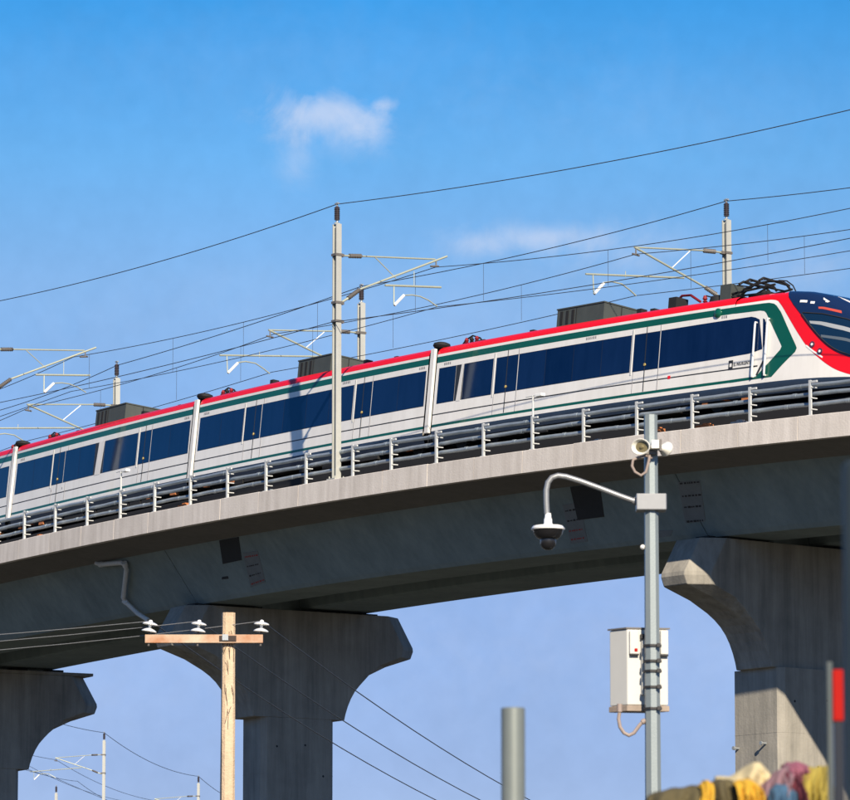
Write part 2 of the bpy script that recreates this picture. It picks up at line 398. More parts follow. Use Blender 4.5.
# drain pipe down the near web
dp = [webp(-24.0,-1.0,-.1), webp(-24.0,-1.12,.16), webp(-23.6,-1.18,.2), webp(-21.85,-1.27,.2), webp(-21.62,-1.36,.2), webp(-21.75,-1.56,.2), webp(-23.45,-2.58,.2), webp(-23.5,-2.76,.2), webp(-23.0,-3.3,.22), (pt(-22.4,3.95,-3.75))]
DP = dp
m = MB(); m.tube([Vector(p) for p in dp], 0.105, 10)
for k in (2, 4, 7): m.tube([Vector(dp[k]) - (Vector(dp[k+1])-Vector(dp[k])).normalized()*.10, Vector(dp[k]) + (Vector(dp[k+1])-Vector(dp[k])).normalized()*.10], .125, 10)
m.build('drain_pipe', M['drain'], via, smooth=True)

# ---- piers (built about the middle of their column: x along the track, y away from the camera side)
HALF = [(5.30,-3.52), (6.06,-4.80), (6.08,-4.95), (5.95,-5.28), (4.65,-5.70), (3.75,-6.12), (3.35,-6.36), (3.05,-6.60), (2.80,-6.88), (2.60,-7.2), (2.44,-7.55), (2.32,-7.9), (2.26,-8.16)]
def pier(s, label, zoff=0.0, thick=1.9, colw=1.8, colb=1.35, cofs=0.0, dz=0.0, extra=None):
    x, y, z = pt(s, 8.5, 0); ztop = z + zoff
    t = thing('viaduct_pier', label, 'pier', (x, y, 0), head(s), 'hammerhead piers of the viaduct', True)
    prof = HALF + [(-a, b) for a, b in reversed(HALF)]
    m = MB()
    def ring(xo, ch):
        # the ends are chamfered at their corners
        out = []
        for k, (a, b) in enumerate(prof):
            lim = 5.0
            if ch: a = math.copysign(abs(a) - ch*min(1, max(0, (abs(a)-3.2)/2.0)), a)
            out.append((xo, a, ztop + b))
        return out
    h = thick/2
    m.loft([ring(-h, .12), ring(-h+.12, 0), ring(h-.55, 0), ring(h, .85)], True, True)
    m.build('pier_head', M['pier'], t, bevel=.03)
    m = MB(); c = .22; zc = ztop - 8.16
    sec = [(-colb+c,-colw), (colb-c,-colw), (colb,-colw+c), (colb,colw-c), (colb-c,colw), (-colb+c,colw), (-colb,colw-c), (-colb,-colw+c)]
    sec = [(a+cofs, b) for a, b in sec]
    m.loft([[(a, b, q) for a, b in sec] for q in (0, zc-6, zc-3, zc)], True, True)
    m.build('pier_column', M['pier'], t)
    for yy in (-4.4, -1.9, 2.0, 3.9):
        m = MB(); m.box(-.35, .35, yy-.4, yy+.4, ztop-3.54, ztop-3.40-zoff); m.build('bearing', M['dark_shade'], t)
    # formwork tie holes and a pour joint on the side facing the camera
    for yy, dz_ in ((-colw+.7, -9.4), (.3, -9.3), (colw-.6, -10.6), (-.2, -11.8)):
        m = MB(); q = (colb+cofs+.004, yy, ztop+dz_); m.tube([(q[0]-.03, q[1], q[2]), q], .05, 10); m.build('tie_hole', M['dark_shade'], t)
    for zj in (-8.16-2.4, -8.16-4.9):
        m = MB(); m.loft([[(a*1.004+cofs*-.004, b*1.003, ztop+zj+k) for a, b in sec] for k in (-.012, .012)], True, True); m.build('pour_joint', M['pier'], t)
    return t
p_right = pier(S_R, 'hammerhead pier behind the camera pole with sunlit tip and half sunlit column', thick=1.95, colw=2.05, colb=1.37, cofs=-.15)
p_mid = pier(S_C, 'fully shaded hammerhead pier standing behind the wooden utility pole', thick=1.95, colw=1.8, colb=.95, cofs=.02)
p_left = pier(S_L, 'dark hammerhead pier cut by the left picture edge beside the distant masts', zoff=-.2, thick=1.95, colw=1.8, colb=.95)
for s_, nth in zip((50.6, -82, -115, -148, -181, -214, -247, -280, -313), ('beyond the right edge', 'beyond the left edge, the first', 'beyond the left edge, the second', 'beyond the left edge, the third', 'beyond the left edge, the fourth', 'beyond the left edge, the fifth', 'beyond the left edge, the sixth', 'beyond the left edge, the seventh', 'beyond the left edge, the last')):
    q = copy_tree(p_mid, (pt(s_, 8.5)[0], pt(s_, 8.5)[1], 0), head(s_), 'grey hammerhead pier outside the photograph ' + nth, 'hammerhead piers outside the photograph')
# small studs on the sunlit column of the right pier
for xx, zz in ((-.95, -11.05), (.55, -10.95)):
    zt = pt(S_R, 8.5, 0)[2] + zz
    m = MB(); m.tube([(xx-.15, -2.0, zt), (xx-.15, -2.30, zt)], .04, 8); m.tube([(xx-.15, -2.28, zt), (xx-.15, -2.34, zt)], .075, 8)
    m.build('steel_stud', M['galv'], p_right, smooth=True)
# cross beam on top of the left pier
m = MB(); x0, y0, z0 = pt(S_L, 8.5, 0)
m.loft([[(a, yy, z0+b) for a, b in ((-.6,-3.72), (.95,-3.72), (1.0,-3.68), (1.0,-3.56), (-.6,-3.56))] for yy in (-6.0, 5.4)] + [[(a, 5.6, z0+b) for a, b in ((-.6,-3.70), (.95,-3.70), (1.0,-3.66), (1.0,-3.56), (-.6,-3.56))]], True, True)
m.build('cross_beam', M['pier'], p_left)

# ---- pipe railing along the kerb
rl = thing('pipe_railing', 'galvanised railing of thick horizontal pipes and short posts along the viaduct kerb', 'railing', pt(0, .2, 0))
for i in range(-16, 33):
    s = (i-9)*3.0
    if s < -72 or s > 70: continue
    a = head(s); u = Vector((math.cos(a), math.sin(a), 0)); n = Vector((-math.sin(a), math.cos(a), 0)); zv = Vector((0, 0, 1))
    if i in (9,): s += .35
    tall = i in (3, 13)
    h = 1.27; b0 = Vector(pt(s, .14, 0))
    m = MB()
    m.obox(b0 + zv*h/2, u*.052, n*.012, zv*h/2); m.obox(b0 + n*.05 + zv*h/2, u*.012, n*.05, zv*h/2)
    m.obox(b0 + n*.06 + zv*.012, u*.12, n*.11, zv*.012)
    for zz in (.34, .74, 1.12):
        m.obox(b0 + n*.17 + u*.02 + zv*(zz-.10), u*.035, n*.15, zv*.018)
    m.obox(b0 + n*.02 + u*.17 + zv*(1.20), u*.17, n*.03, zv*.035)
    if tall: m.tube([b0 + zv*1.2 + n*.06, b0 + zv*2.05 + n*.06], .04, 8)
    po = m.build('post', M['railpost'], rl)
    if tall:
        m = MB(); m.obox(b0 + zv*2.05 + n*.06, u*.42, n*.03, zv*.02); m.obox(b0 + zv*2.03 + n*.06 + u*.42, u*.20, n*.10, zv*.06); m.build('lamp', M['white'], po, bevel=.02)
for zz, tt, r_ in ((.45, .46, .078), (.82, .50, .078), (1.13, .46, .075)):
    m = MB(); ss_ = srange(-72, 70, 1.0)
    m.tube([pt(s, tt, zz + .012*math.sin(s*1.9+zz*7)) for s in ss_], r_, 10)
    for k in range(-24, 23):
        s = k*3 + 1.1 + zz; m.tube([pt(s-.09, tt, zz), pt(s+.09, tt, zz)], r_*1.13, 10)
    m.build('rail', M['pipe'], rl, smooth=True)
# cable duct and far-side railing behind the tracks
m = MB(); sweep(m, [(.9,-.3), (.9,.05), (1.5,.05), (1.5,-.3)], S_MIN, S_MAX, 2); m.build('cable_duct', M['duct'], via)
# ---- tracks
for k, (tcn, zr) in enumerate(((TC, ZR), (9.6, .95))):
    m = MB()
    for uu in (-.75, .75):
        rings = []
        for s in srange(-150, 76, 1.5):
            if k == 0: rings.append([body(s, uu+a, b) for a, b in ((-.07,-.16), (-.02,-.13), (-.035,0), (.035,0), (.02,-.13), (.07,-.16))])
            else: rings.append([pt(s, tcn+uu+a, zr+b) for a, b in ((-.07,-.16), (-.02,-.13), (-.035,0), (.035,0), (.02,-.13), (.07,-.16))])
        m.loft(rings)
    m.build('track_rail', M['under'], via)
    m = MB()
    if k == 0: m.loft([[body(s, a, b) for a, b in ((-1.2,-.75), (-1.2,-.17), (1.2,-.17), (1.2,-.75))] for s in srange(-150, 76, 1.5)])
    else: sweep(m, [(tcn-1.2,-.3), (tcn-1.2,zr-.17), (tcn+1.2,zr-.17), (tcn+1.2,-.3)], -150, 76, 1.5)
    m.build('track_slab', M['under'], via)
# rusty junction boxes and rubbish lying along the duct behind the railing
for s, w_, h_, rust in ((-27.5, .30, .22, 1), (-14.2, .34, .25, 1), (-7.3, .2, .18, 0), (1.1, .26, .16, 1), (3.9, .2, .14, 0), (14.6, .22, .16, 0), (17.9, .42, .28, 1), (20.6, .34, .22, 1), (22.4, .3, .2, 0), (-32.6, .3, .2, 1)):
    a = head(s); u = Vector((math.cos(a), math.sin(a), 0)); n = Vector((-math.sin(a), math.cos(a), 0)); c = Vector(pt(s, 1.15, .05 + h_/2))
    m = MB(); m.obox(c, u*w_, n*.14, Vector((0,0,h_/2))); m.obox(c + u*w_*.3 + Vector((0,0,h_*.62)), u*w_*.4, n*.10, Vector((0,0,h_*.12))); m.tube([c - u*w_, c - u*(w_+.4) - Vector((0,0,h_*.3)), c - u*(w_+.9) - Vector((0,0,h_*.42))], .03, 6)
    m.build('junction_box', M['orange'] if rust else M['pipe'], via, bevel=.015)

# =============================== train ===============================
JOINTS = [0.92, -17.65, -35.35, -53.0]
train = thing('passenger_train', 'white commuter train with red roof edge, green stripes and dark blue windows', 'train', body(-10, 0, 0))
def side_quad(mb, s0, s1, v0, v1, off=.008, mi=0, fn=None, ns=None):
    fn = fn or (lambda s, v: body(s, -1.45-off, v))
    ns = ns or max(1, int((s1-s0)/1.0))
    o = len(mb.v)
    for i in range(ns+1):
        s = s0 + (s1-s0)*i/ns
        mb.v += [fn(s, v0), fn(s, v1)]
    for i in range(ns): mb.f.append((o+2*i, o+2*i+2, o+2*i+3, o+2*i+1)); mb.m.append(mi)
def plate(mb, s0, s1, v0, v1, o0=-.01, o1=.012, mi=0, ns=None, side=-1):
    ns = ns or max(1, int((s1-s0)/1.2))
    rings = []
    for i in range(ns+1):
        s = s0 + (s1-s0)*i/ns
        rings.append([body(s, side*(1.45+a), v) for a, v in ((o0, v0), (o1, v0), (o1, v1), (o0, v1))])
    mb.loft(rings, True, True, mi)
# cross-section points (u, v), and the paint of each strip between them: 0 white 1 green 2 red 3 black line 4 skirt 5 roof
SEC = [(-1.30,.30), (-1.45,.60), (-1.45,.72), (-1.45,.87), (-1.45,.98), (-1.45,1.355), (-1.45,1.405), (-1.45,3.49), (-1.45,3.74), (-1.45,3.845), (-1.44,3.90), (-1.38,4.05), (-1.22,4.17), (-.7,4.25), (0,4.28)]
SEGM = [4, 4, 0, 1, 0, 3, 0, 1, 0, 2, 2, 2, 5, 5]
PAINT = [M['tw'], M['tg'], M['tr'], M['tb'], M['tskirt'], M['troof']]
SECF = SEC + [(-u, v) for u, v in reversed(SEC[:-1])]
SEGF = SEGM + SEGM[::-1] + [4]
def car_shell(s0, s1):
    m = MB()
    m.loft([[body(s, u, v) for u, v in SECF] for s in srange(s0, s1, 1.0)], True, False, 0, SEGF)
    n = len(SECF); o = 0
    m.f.append(tuple(range(n-1, -1, -1))); m.m.append(0)
    return m
def rod(mb, a, b, r, mi=0, n=6): mb.tube([body(*a), body(*b)], r, n, mi)
def bodybox(mb, s0, s1, u0, u1, v0, v1, mi=0):
    mb.loft([[body(s, u, v) for u, v in ((u0,v0), (u1,v0), (u1,v1), (u0,v1))] for s in (s0, s1)], True, True, mi)
def windows(car, spans, v0=1.81, v1=3.26):
    for a, b in spans:
        m = MB(); plate(m, a, b, v0, v1, -.03, .006, 1)
        n = max(1, round((b-a)/1.75))
        for k in range(n):
            q0, q1 = a + (b-a)*k/n, a + (b-a)*(k+1)/n
            plate(m, q0+.012, q1-.012, v0+.015, v1-.015, -.02, .011)
        m.build('window', [M['glass'], M['tb']], car)
        m = MB(); plate(m, a, b, v0, v1, -.02, .010, side=1); m.build('window', M['glass'], car)
def door(car, s_line, s_a, s_mid, s_b):
    """pair of sliding leaves with a thin light jamb, seams and an opening button"""
    m = MB()
    plate(m, s_line-.022, s_line+.022, 1.70, 3.46, 0, .022, 0)
    plate(m, s_mid-.018, s_mid+.018, 1.00, 1.81, 0, .012, 1); plate(m, s_mid-.02, s_mid+.02, 1.81, 3.26, .0, .016, 1)
    plate(m, s_b-.014, s_b+.014, .98, 1.81, 0, .011, 2); plate(m, s_b-.014, s_b+.014, 3.26, 3.49, 0, .011, 2)
    plate(m, s_mid-.014, s_mid+.014, 3.26, 3.50, 0, .011, 1)
    plate(m, s_a-.01, s_a+.01, .98, 1.81, 0, .010, 2)
    p = Vector(body(s_mid+.02, -1.46, 2.03)); n = (Vector(body(s_mid, -1.6, 2.03)) - p).normalized()
    m.tube([p, p+n*.035], .055, 12, 3)
    m.build('door', [M['jamb'], M['tb'], M['grey'], M['yellow']], car)
def bogie(car, sc_):
    m = MB()
    for ds in (-1.1, 1.1):
        for side in (-1, 1):
            c = Vector(body(sc_+ds, side*.76, .43)); ax = (Vector(body(sc_+ds, side*2, .43)) - Vector(body(sc_+ds, side*1, .43))).normalized()*1
            m.lathe(c - ax*.06, [(.40, 0), (.43, .02), (.43, .12), (.12, .14)], ax, 20)
        rod(m, (sc_+ds, -.95, .43), (sc_+ds, .95, .43), .09)
    for side in (-1, 1): bodybox(m, sc_-1.7, sc_+1.7, side*1.05-.09, side*1.05+.09, .36, .62)
    for side in (-1, 1):
        for ds in (-1.1, 1.1): bodybox(m, sc_+ds-.2, sc_+ds+.2, side*1.12-.1, side*1.12+.1, .26, .60)
        m.tube([body(sc_-.2, side*1.1, .55), body(sc_-.2, side*1.1, .85)], .14, 10); m.tube([body(sc_+.2, side*1.1, .55), body(sc_+.2, side*1.1, .85)], .14, 10)
    bodybox(m, sc_-.35, sc_-.05, -1.3, -1.1, .30, .45, 1); bodybox(m, sc_+.7, sc_+1.15, -1.28, -1.1, .16, .34, 1); bodybox(m, sc_-1.5, sc_-1.2, -1.26, -1.1, .22, .36, 1)
    return m.build('bogie', [M['under'], M['orange']], car)
def under(car, s0, s1):
    s = s0
    while s < s1-.6:
        w_ = min(random.uniform(.8, 2.2), s1-s); m = MB(); bodybox(m, s, s+w_-.12, -1.25, 1.25, random.uniform(-.02, .2), .5); s += w_
        m.build('underframe_box', M['under'], car)
def roof_box(car, s0, s1, u0=-.95, u1=.95, v1=4.98):
    m = MB(); bodybox(m, s0, s1, u0, u1, 4.16, v1)
    bodybox(m, s0-.03, s1+.03, u0-.03, u1+.03, v1-.02, v1+.03)
    for k in range(3):
        a = s0 + .2 + k*.36; bodybox(m, a, a+.16, u0-.012, u0+.02, 4.30, v1-.10, 1)
    bodybox(m, s0+1.2, s0+1.23, u0-.008, u0, 4.2, v1-.02, 1); bodybox(m, s1, s1+.008, -.1, -.06, 4.2, v1-.02, 1)
    m.build('roof_unit', [M['tbox'], M['under']], car)
def roof_bits(car, spots):
    for s, h in spots:
        m = MB(); bodybox(m, s-.12, s+.14, -.75, -.45, 4.2, 4.2+h, 0)
        bodybox(m, s+.2, s+.9, -.9, -.6, 4.17, 4.17+h*.35, 1)
        m.build('roof_fitting', [M['under'], M['tr']], car)
def isolator(car, s):
    """cluster of insulators and leads on the roof"""
    m = MB()
    for k in range(3):
        c = body(s+.35*k, -.55, 4.22)
        m.lathe(c, [(.10,0), (.10,.05), (.06,.08), (.11,.12), (.06,.16), (.11,.20), (.06,.24), (.10,.29), (.04,.40)], (0,0,1), 10, 1 if k != 1 else 0)
    m.tube([body(s-.5,-.5,4.3), body(s-.1,-.55,4.55), body(s+.35,-.55,4.68), body(s+.8,-.5,4.55), body(s+1.1,-.5,4.3)], .035, 6)
    bodybox(m, s+1.0, s+1.6, -.85, -.3, 4.2, 4.34, 0)
    m.build('roof_insulator', [M['under'], M['maroon']], car, smooth=True)
def small_print(car, marks):
    m = MB()
    for s, v, n in marks:
        x = s
        for k in range(n):
            w_ = random.uniform(.05, .09); plate(m, x, x+w_, v, v+.09, 0, .011, ns=1); x += w_+.05
    m.build('small_print', M['grey'], car)
def make_car(s0, s1, wins, doors, box, extra_pillars=(), bog=()):
    car = car_shell(s0+.30, s1-.30).build('train_car', PAINT, train)
    windows(car, wins)
    for d in doors: door(car, *d)
    for a, b in extra_pillars:
        m = MB()
        for k in range(1): plate(m, a, b, 1.81, 3.26, -.01, .006)
        m.build('window_pillar', M['tw'], car)
    if box: roof_box(car, *box)
    for b in bog: bogie(car, b)
    under(car, s0+3.6, s1-3.6)
    return car
def slant_pillar(c, a, b):
    m = MB(); plate(m, a, b, 1.81, 3.26, -.01, .004); m.build('window_pillar', M['tb'], c)
    m = MB(); w_ = (b-a)*.62
    m.loft([[body(x, -1.46, v), body(x+w_, -1.46, v), body(x+w_, -1.40, v), body(x, -1.40, v)] for v, x in ((1.78, a+.12), (3.28, b-w_-.02))], True, True); m.build('inner_post', M['bellow'], c)
# second, third and fourth cars (left of the cab car)
c2 = make_car(JOINTS[1], JOINTS[0], [(-17.2, -13.42), (-13.27, -11.95), (-11.9, -4.72), (-4.52, -3.35), (-3.3, .52)],
              [(-13.34, -13.2, -12.45, -11.8), (-4.61, -4.5, -3.97, -3.3)], (-10.13, -7.55), (), (-15.2, -1.6))
roof_bits(c2, [(-12.6, .32), (-5.2, .30), (-2.9, .18)]); isolator(c2, -17.0)
small_print(c2, [(-16.9, 3.36, 4), (.0, 3.36, 4), (-5.6, 3.38, 5)])
c3 = make_car(JOINTS[2], JOINTS[1], [(-34.9, -31.2), (-31.04, -29.9), (-29.85, -26.85), (-25.95, -22.8), (-22.6, -21.55), (-21.5, -18.05)],
              [(-31.12, -31.0, -30.45, -29.6), (-22.69, -22.5, -22.1, -21.5)], (-28.2, -25.3), (), (-33, -20.3))
slant_pillar(c3, -26.84, -25.97); roof_bits(c3, [(-30.4, .2), (-24, .3), (-20.6, .18)]); isolator(c3, -33.6)
small_print(c3, [(-34.6, 3.36, 4), (-18.6, 3.36, 4), (-31.0, 1.52, 1), (-29.9, 1.52, 1)])
c4 = make_car(JOINTS[3], JOINTS[2], [(-52.4, -48), (-47.6, -44.5), (-44.4, -39.9), (-39.7, -35.8)], [(-47.8, -47.6, -47, -46.3), (-39.8, -39.6, -39, -38.4)], (-45.8, -43), (), (-50.6, -37.6))
isolator(c4, -37.6)
# corridor connections
for j in JOINTS[:3]:
    m = MB()
    for k in range(7):
        s = j - .27 + .09*k
        w_ = 1.36 if k % 2 else 1.30
        if k < 6: m.loft([[body(q, u*w_/1.45, .5 + (v-.5)*(.985 if k % 2 else .965)) for u, v in SECF] for q in (s, s+.09)], True, True)
    gw = m.build('gangway', M['rubber'], train)
    m = MB(); plate(m, j-.12, j+.16, .66, 4.10, -.06, .07); m.build('gangway_cover', M['bellow'], gw, bevel=.02)
    m = MB(); m.lathe(body(j+.02, -1.10, 4.14), [(.18,-.02), (.30,.06), (.36,.14), (.33,.24), (.20,.29)], (Vector(body(j,0,5))-Vector(body(j,0,4))), 18); m.build('roof_dome', M['under'], gw, smooth=True)
# ---- cab car
car = MB()
n_main = srange(JOINTS[0]+.30, 19.6, 1.0)
car.loft([[body(s, u, v) for u, v in SECF] for s in n_main], True, False, 0, SEGF)
car.f.append(tuple(range(len(SECF)-1, -1, -1))); car.m.append(0)
# nose shell: plain white below, red/dark shapes laid on it
VS = [.30, .60, .72, .9, 1.2, 1.5, 1.8, 2.1, 2.4, 2.7, 3.0, 3.3, 3.55, 3.75, 3.90, 4.0, 4.06, 4.12, 4.17, 4.21, 4.24, 4.26, 4.27, 4.28]
SN = [19.6, 20.2, 20.6] + list(np.arange(21.0, 28.5, .25)) + [28.5, 28.57, 28.598]
NSEG = [4, 4] + [0]*21
car.loft([[nose(s, v) for v in VS] + [nose(s, v, 1) for v in reversed(VS[:-1])] for s in SN], True, True, 0, NSEG + NSEG[::-1] + [4])
def ruled(mb, e1, e2, n, mcols, off, mi, side=-1):
    """paint area between two edges given in (s, v) on the cab surface"""
    def resample(e):
        d = [0]
        for a, b in zip(e, e[1:]): d.append(d[-1] + math.hypot(b[0]-a[0], b[1]-a[1]))
        q = np.linspace(0, d[-1], n)
        return list(zip(np.interp(q, d, [p[0] for p in e]), np.interp(q, d, [p[1] for p in e])))
    A, B = resample(e1), resample(e2); o = len(mb.v)
    for a, b in zip(A, B):
        for k in range(mcols+1):
            f = k/mcols; mb.v.append(nose(a[0]+(b[0]-a[0])*f, a[1]+(b[1]-a[1])*f, side, off))
    for i in range(n-1):
        for k in range(mcols):
            q = o + i*(mcols+1) + k; mb.f.append((q, q+1, q+mcols+2, q+mcols+1)); mb.m.append(mi)
def smoothline(p, it=2):
    for _ in range(it):
        q = [p[0]]
        for a, b in zip(p, p[1:]): q += [(a[0]*.75+b[0]*.25, a[1]*.75+b[1]*.25), (a[0]*.25+b[0]*.75, a[1]*.25+b[1]*.75)]
        p = q + [p[-1]]
    return p
RO = smoothline([(21.5,3.845), (21.8,3.81), (21.99,3.72), (22.47,3.17), (23.11,2.43), (23.59,1.94), (24.39,1.38), (25.28,.92), (26.6,.66), (28.55,.60)], 2)
RI = smoothline([(22.05,4.28), (22.28,4.02), (23.01,3.38), (23.78,2.65), (24.34,2.2), (24.98,1.85), (25.63,1.70), (27.0,1.52), (28.55,1.47)], 2)
ROOFL = [(19.6,4.17), (21.0,4.17), (21.5,4.22), (22.05,4.28)]
for sd in (-1, 1):
    # red edge: straight part then the swoosh
    ruled(car, [(19.6,3.845), (21.2,3.845), (21.5,3.845)], [(19.6,4.17), (21.2,4.20), (22.05,4.28)], 10, 6, .007, 2, sd)
    ruled(car, RO, RI, 60, 8, .007, 2, sd)
    # green chevron
    CO = [(19.6,3.74), (21.45,3.725), (21.72,3.67), (21.86,3.58), (22.1,3.33), (23.0,2.02), (23.05,1.92), (22.98,1.78), (22.4,1.35), (21.83,.90), (19.6,.87)]
    CI = [(19.6,3.49), (21.0,3.47), (21.22,3.43), (21.33,3.35), (21.55,3.04), (22.2,2.12), (22.26,2.02), (22.2,1.90), (21.7,1.50), (21.0,.99), (19.6,.98)]
    def pair(a, b):
        return a, b
    for k in range(len(CO)-1): ruled(car, CO[k:k+2], CI[k:k+2], 8, 4, .007, 1, sd)
    # black waist line runs out at the cab door
    ruled(car, [(19.6,1.355), (21.05,1.355)], [(19.6,1.405), (21.05,1.405)], 6, 1, .009, 3, sd)
cabcar = car.build('cab_car', PAINT, train, smooth=True)
# dark cap over the windscreen, both sides joined across the roof
m = MB()
ncol = 14; o = 0
ri = RI
rows = []
for s, v in ri:
    row = []
    for k in range(ncol+1):
        f = k/ncol
        row.append((s, v + (4.28-v)*f, -1))
    for k in range(ncol-1, -1, -1):
        f = k/ncol; row.append((s, v + (4.28-v)*f, 1))
    rows.append(row)
cap = MB()
for row in rows: cap.v += [nose(s, v, sd, .035) for s, v, sd in row]
nn = len(rows[0])
for i in range(len(rows)-1):
    for k in range(nn-1): cap.f.append((i*nn+k, i*nn+k+1, (i+1)*nn+k+1, (i+1)*nn+k)); cap.m.append(0)
cap.build('cab_front_cap', M['tnavy'], cabcar, smooth=True)
# windscreen pane: lower area of the cap
WL = [(23.2,3.25), (23.85,2.66), (24.4,2.23), (25.0,1.92), (25.63,1.78), (27.0,1.58), (28.3,1.54)]
WU = [(23.25,3.30), (23.9,3.33), (24.6,3.38), (25.4,3.45), (26.5,3.5), (27.4,3.5), (28.3,3.5)]
for sd, in ((-1,), (1,)):
    m = MB(); ruled(m, WL, WU, 28, 10, .042, 0, sd); m.build('windscreen', M['screen'], cabcar, smooth=True)
for sd, in ((-1,), (1,)):
    m = MB()
    for e in (WL, WU): m.tube([nose(a, b, sd, .05) for a, b in smoothline(e, 2)], .022, 6)
    m.build('windscreen_seal', M['rubber'], cabcar, smooth=True)
# reflections painted as two pale streaks on the outside of the windscreen
m = MB(); ruled(m, [(23.66,2.90), (24.6,2.86), (26,2.88), (27.6,2.9)], [(23.60,3.00), (24.6,3.04), (26,3.09), (27.6,3.12)], 16, 2, .048, 0); m.build('screen_reflection', M['reflection'], cabcar)
m = MB(); ruled(m, [(24.25,2.38), (25.2,2.40), (26.4,2.42)], [(24.22,2.48), (25.2,2.54), (26.4,2.58)], 10, 2, .048, 0); m.build('low_screen_reflection', M['reflection_dim'], cabcar)
# destination display and white marks on the cap
m = MB(); ruled(m, [(23.98,3.53), (24.5,3.57), (25.05,3.62)], [(23.96,3.61), (24.5,3.67), (25.02,3.73)], 12, 2, .045, 0); m.build('destination_display', M['led'], cabcar)
m = MB()
for a, b in ((23.05, 23.40), (23.56, 23.76)): ruled(m, [(a, 3.69), (b, 3.71)], [(a, 3.77), (b, 3.79)], 4, 1, .045, 0)
ruled(m, [(24.10,3.93), (24.25,3.88), (24.38,3.90)], [(24.05,3.99), (24.24,3.96), (24.40,3.93)], 6, 1, .045, 0)
ruled(m, [(24.22,3.84), (24.34,3.86)], [(24.24,3.95), (24.38,3.93)], 4, 1, .045, 0)
m.build('white_marking', M['white'], cabcar)
# headlight cluster: two dark lenses under a white line
for a, b in ((23.82, 2.07), (24.22, 1.80)):
    m = MB(); p = Vector(nose(a, b, -1, .0)); q = Vector(nose(a, b, -1, .035)); m.tube([p, q], .12, 14)
    d = (q-p).normalized(); m.tube([q, q+d*.012], .05, 10, 1); m.build('headlight', [M['lens'], M['porcelain']], cabcar, smooth=True)
m = MB(); ruled(m, [(23.50,1.99), (23.9,1.75), (24.35,1.53)], [(23.54,2.05), (23.94,1.81), (24.38,1.59)], 10, 1, .014, 0); m.build('light_trim', M['porcelain'], cabcar)
# windows, doors, cab door handrails
windows(cabcar, [(1.42, 2.60), (3.15, 5.12), (5.32, 6.75), (6.80, 13.78), (13.95, 15.45)])
m = MB(); ruled(m, [(15.50,1.82), (17,1.83), (19,1.85), (20.6,1.89), (21.25,2.0)], [(15.50,3.26), (17,3.27), (19,3.28), (20.65,3.28), (21.0,3.13)], 24, 4, .010, 0)
ruled(m, [(21.27,2.05), (21.46,2.30)], [(21.18,3.16), (21.30,3.10)], 6, 2, .010, 0); m.build('window', M['glass'], cabcar)
m = MB(); plate(m, 2.62, 3.13, 1.81, 3.26, -.01, .004); m.build('window_pillar', M['tb'], cabcar)
m = MB()
m.loft([[body(a, -1.46, v), body(b, -1.46, v), body(b, -1.40, v), body(a, -1.40, v)] for v, a, b in ((1.78, 2.75, 3.05), (3.28, 2.98, 3.12))], True, True); m.build('inner_post', M['bellow'], cabcar)
door(cabcar, 5.21, 5.3, 6.06, 6.78); door(cabcar, 13.86, 14.0, 14.66, 15.47)
for a, v0, v1 in ((20.86, .98, 3.02), (21.52, .98, 3.1)):
    m = MB(); P = lambda v, o: body(a, -1.45-o, v)
    m.tube([P(v0, 0), P(v0, .09), P(v0+.1, .10), P(v1-.1, .10), P(v1, .09), P(v1, 0)], .042, 8)
    m.build('handrail', M['chrome'], cabcar, smooth=True)
m = MB(); ruled(m, [(20.98,1.05), (21.3,1.55)], [(21.06,1.00), (21.40,1.52)], 6, 1, .010, 0); ruled(m, [(21.3,1.05), (21.38,1.22)], [(21.42,1.05), (21.48,1.2)], 4, 1, .010, 0); m.build('cab_door_step', M['tb'], cabcar)
# logo and train name beside the cab door
lg = MB(); ruled(lg, [(19.46,1.36), (19.70,1.36)], [(19.46,1.72), (19.70,1.72)], 3, 2, .010, 0)
ruled(lg, [(19.52,1.47), (19.64,1.47)], [(19.52,1.61), (19.64,1.61)], 3, 2, .014, 1); lg.build('logo_plate', [M['tb'], M['tw']], cabcar)
def side_text(txt, s, v, h, m_, parent, name, off=.012, wid=0):
    cu = bpy.data.curves.new(name, 'FONT'); cu.body = txt; cu.size = h*1.38; cu.extrude = .002; cu.space_character = 1.05
    ob = bpy.data.objects.new(name, cu); COL.objects.link(ob); bpy.context.view_layer.update()
    me = bpy.data.meshes.new_from_object(ob.evaluated_get(bpy.context.evaluated_depsgraph_get()))
    bpy.data.objects.remove(ob)
    p = Vector(body(s, -1.45-off, v)); ux = (Vector(body(s+1, -1.45-off, v)) - p).normalized(); uy = (Vector(body(s, -1.45-off, v+1)) - p).normalized(); uz = ux.cross(uy)
    mw = Matrix((( ux.x, uy.x, uz.x, p.x), (ux.y, uy.y, uz.y, p.y), (ux.z, uy.z, uz.z, p.z), (0,0,0,1)))
    xs = [w_.co.x for w_ in me.vertices]; me.transform(Matrix.Scale(wid/(max(xs)-min(xs)), 4, (1,0,0))) if wid else None
    me.transform(mw); o0 = ORG[parent]; me.transform(Matrix.Translation((-o0[0], -o0[1], -o0[2])))
    me.materials.clear(); me.materials.append(m_)
    o = bpy.data.objects.new(name, me); COL.objects.link(o); o.parent = parent; ORG[o] = o0
    return o
side_text('EL INSURGENTE', 19.74, 1.49, .13, M['tb'], cabcar, 'train_name', wid=.90)
small_print(cabcar, [(1.75, 3.36, 4), (11.0, 3.37, 6), (18.9, 3.38, 3)])
m = MB(); ruled(m, [(16.06,1.34), (16.22,1.34)], [(16.06,1.46), (16.22,1.46)], 3, 1, .012, 0); m.build('red_reflector', M['tr'], cabcar)
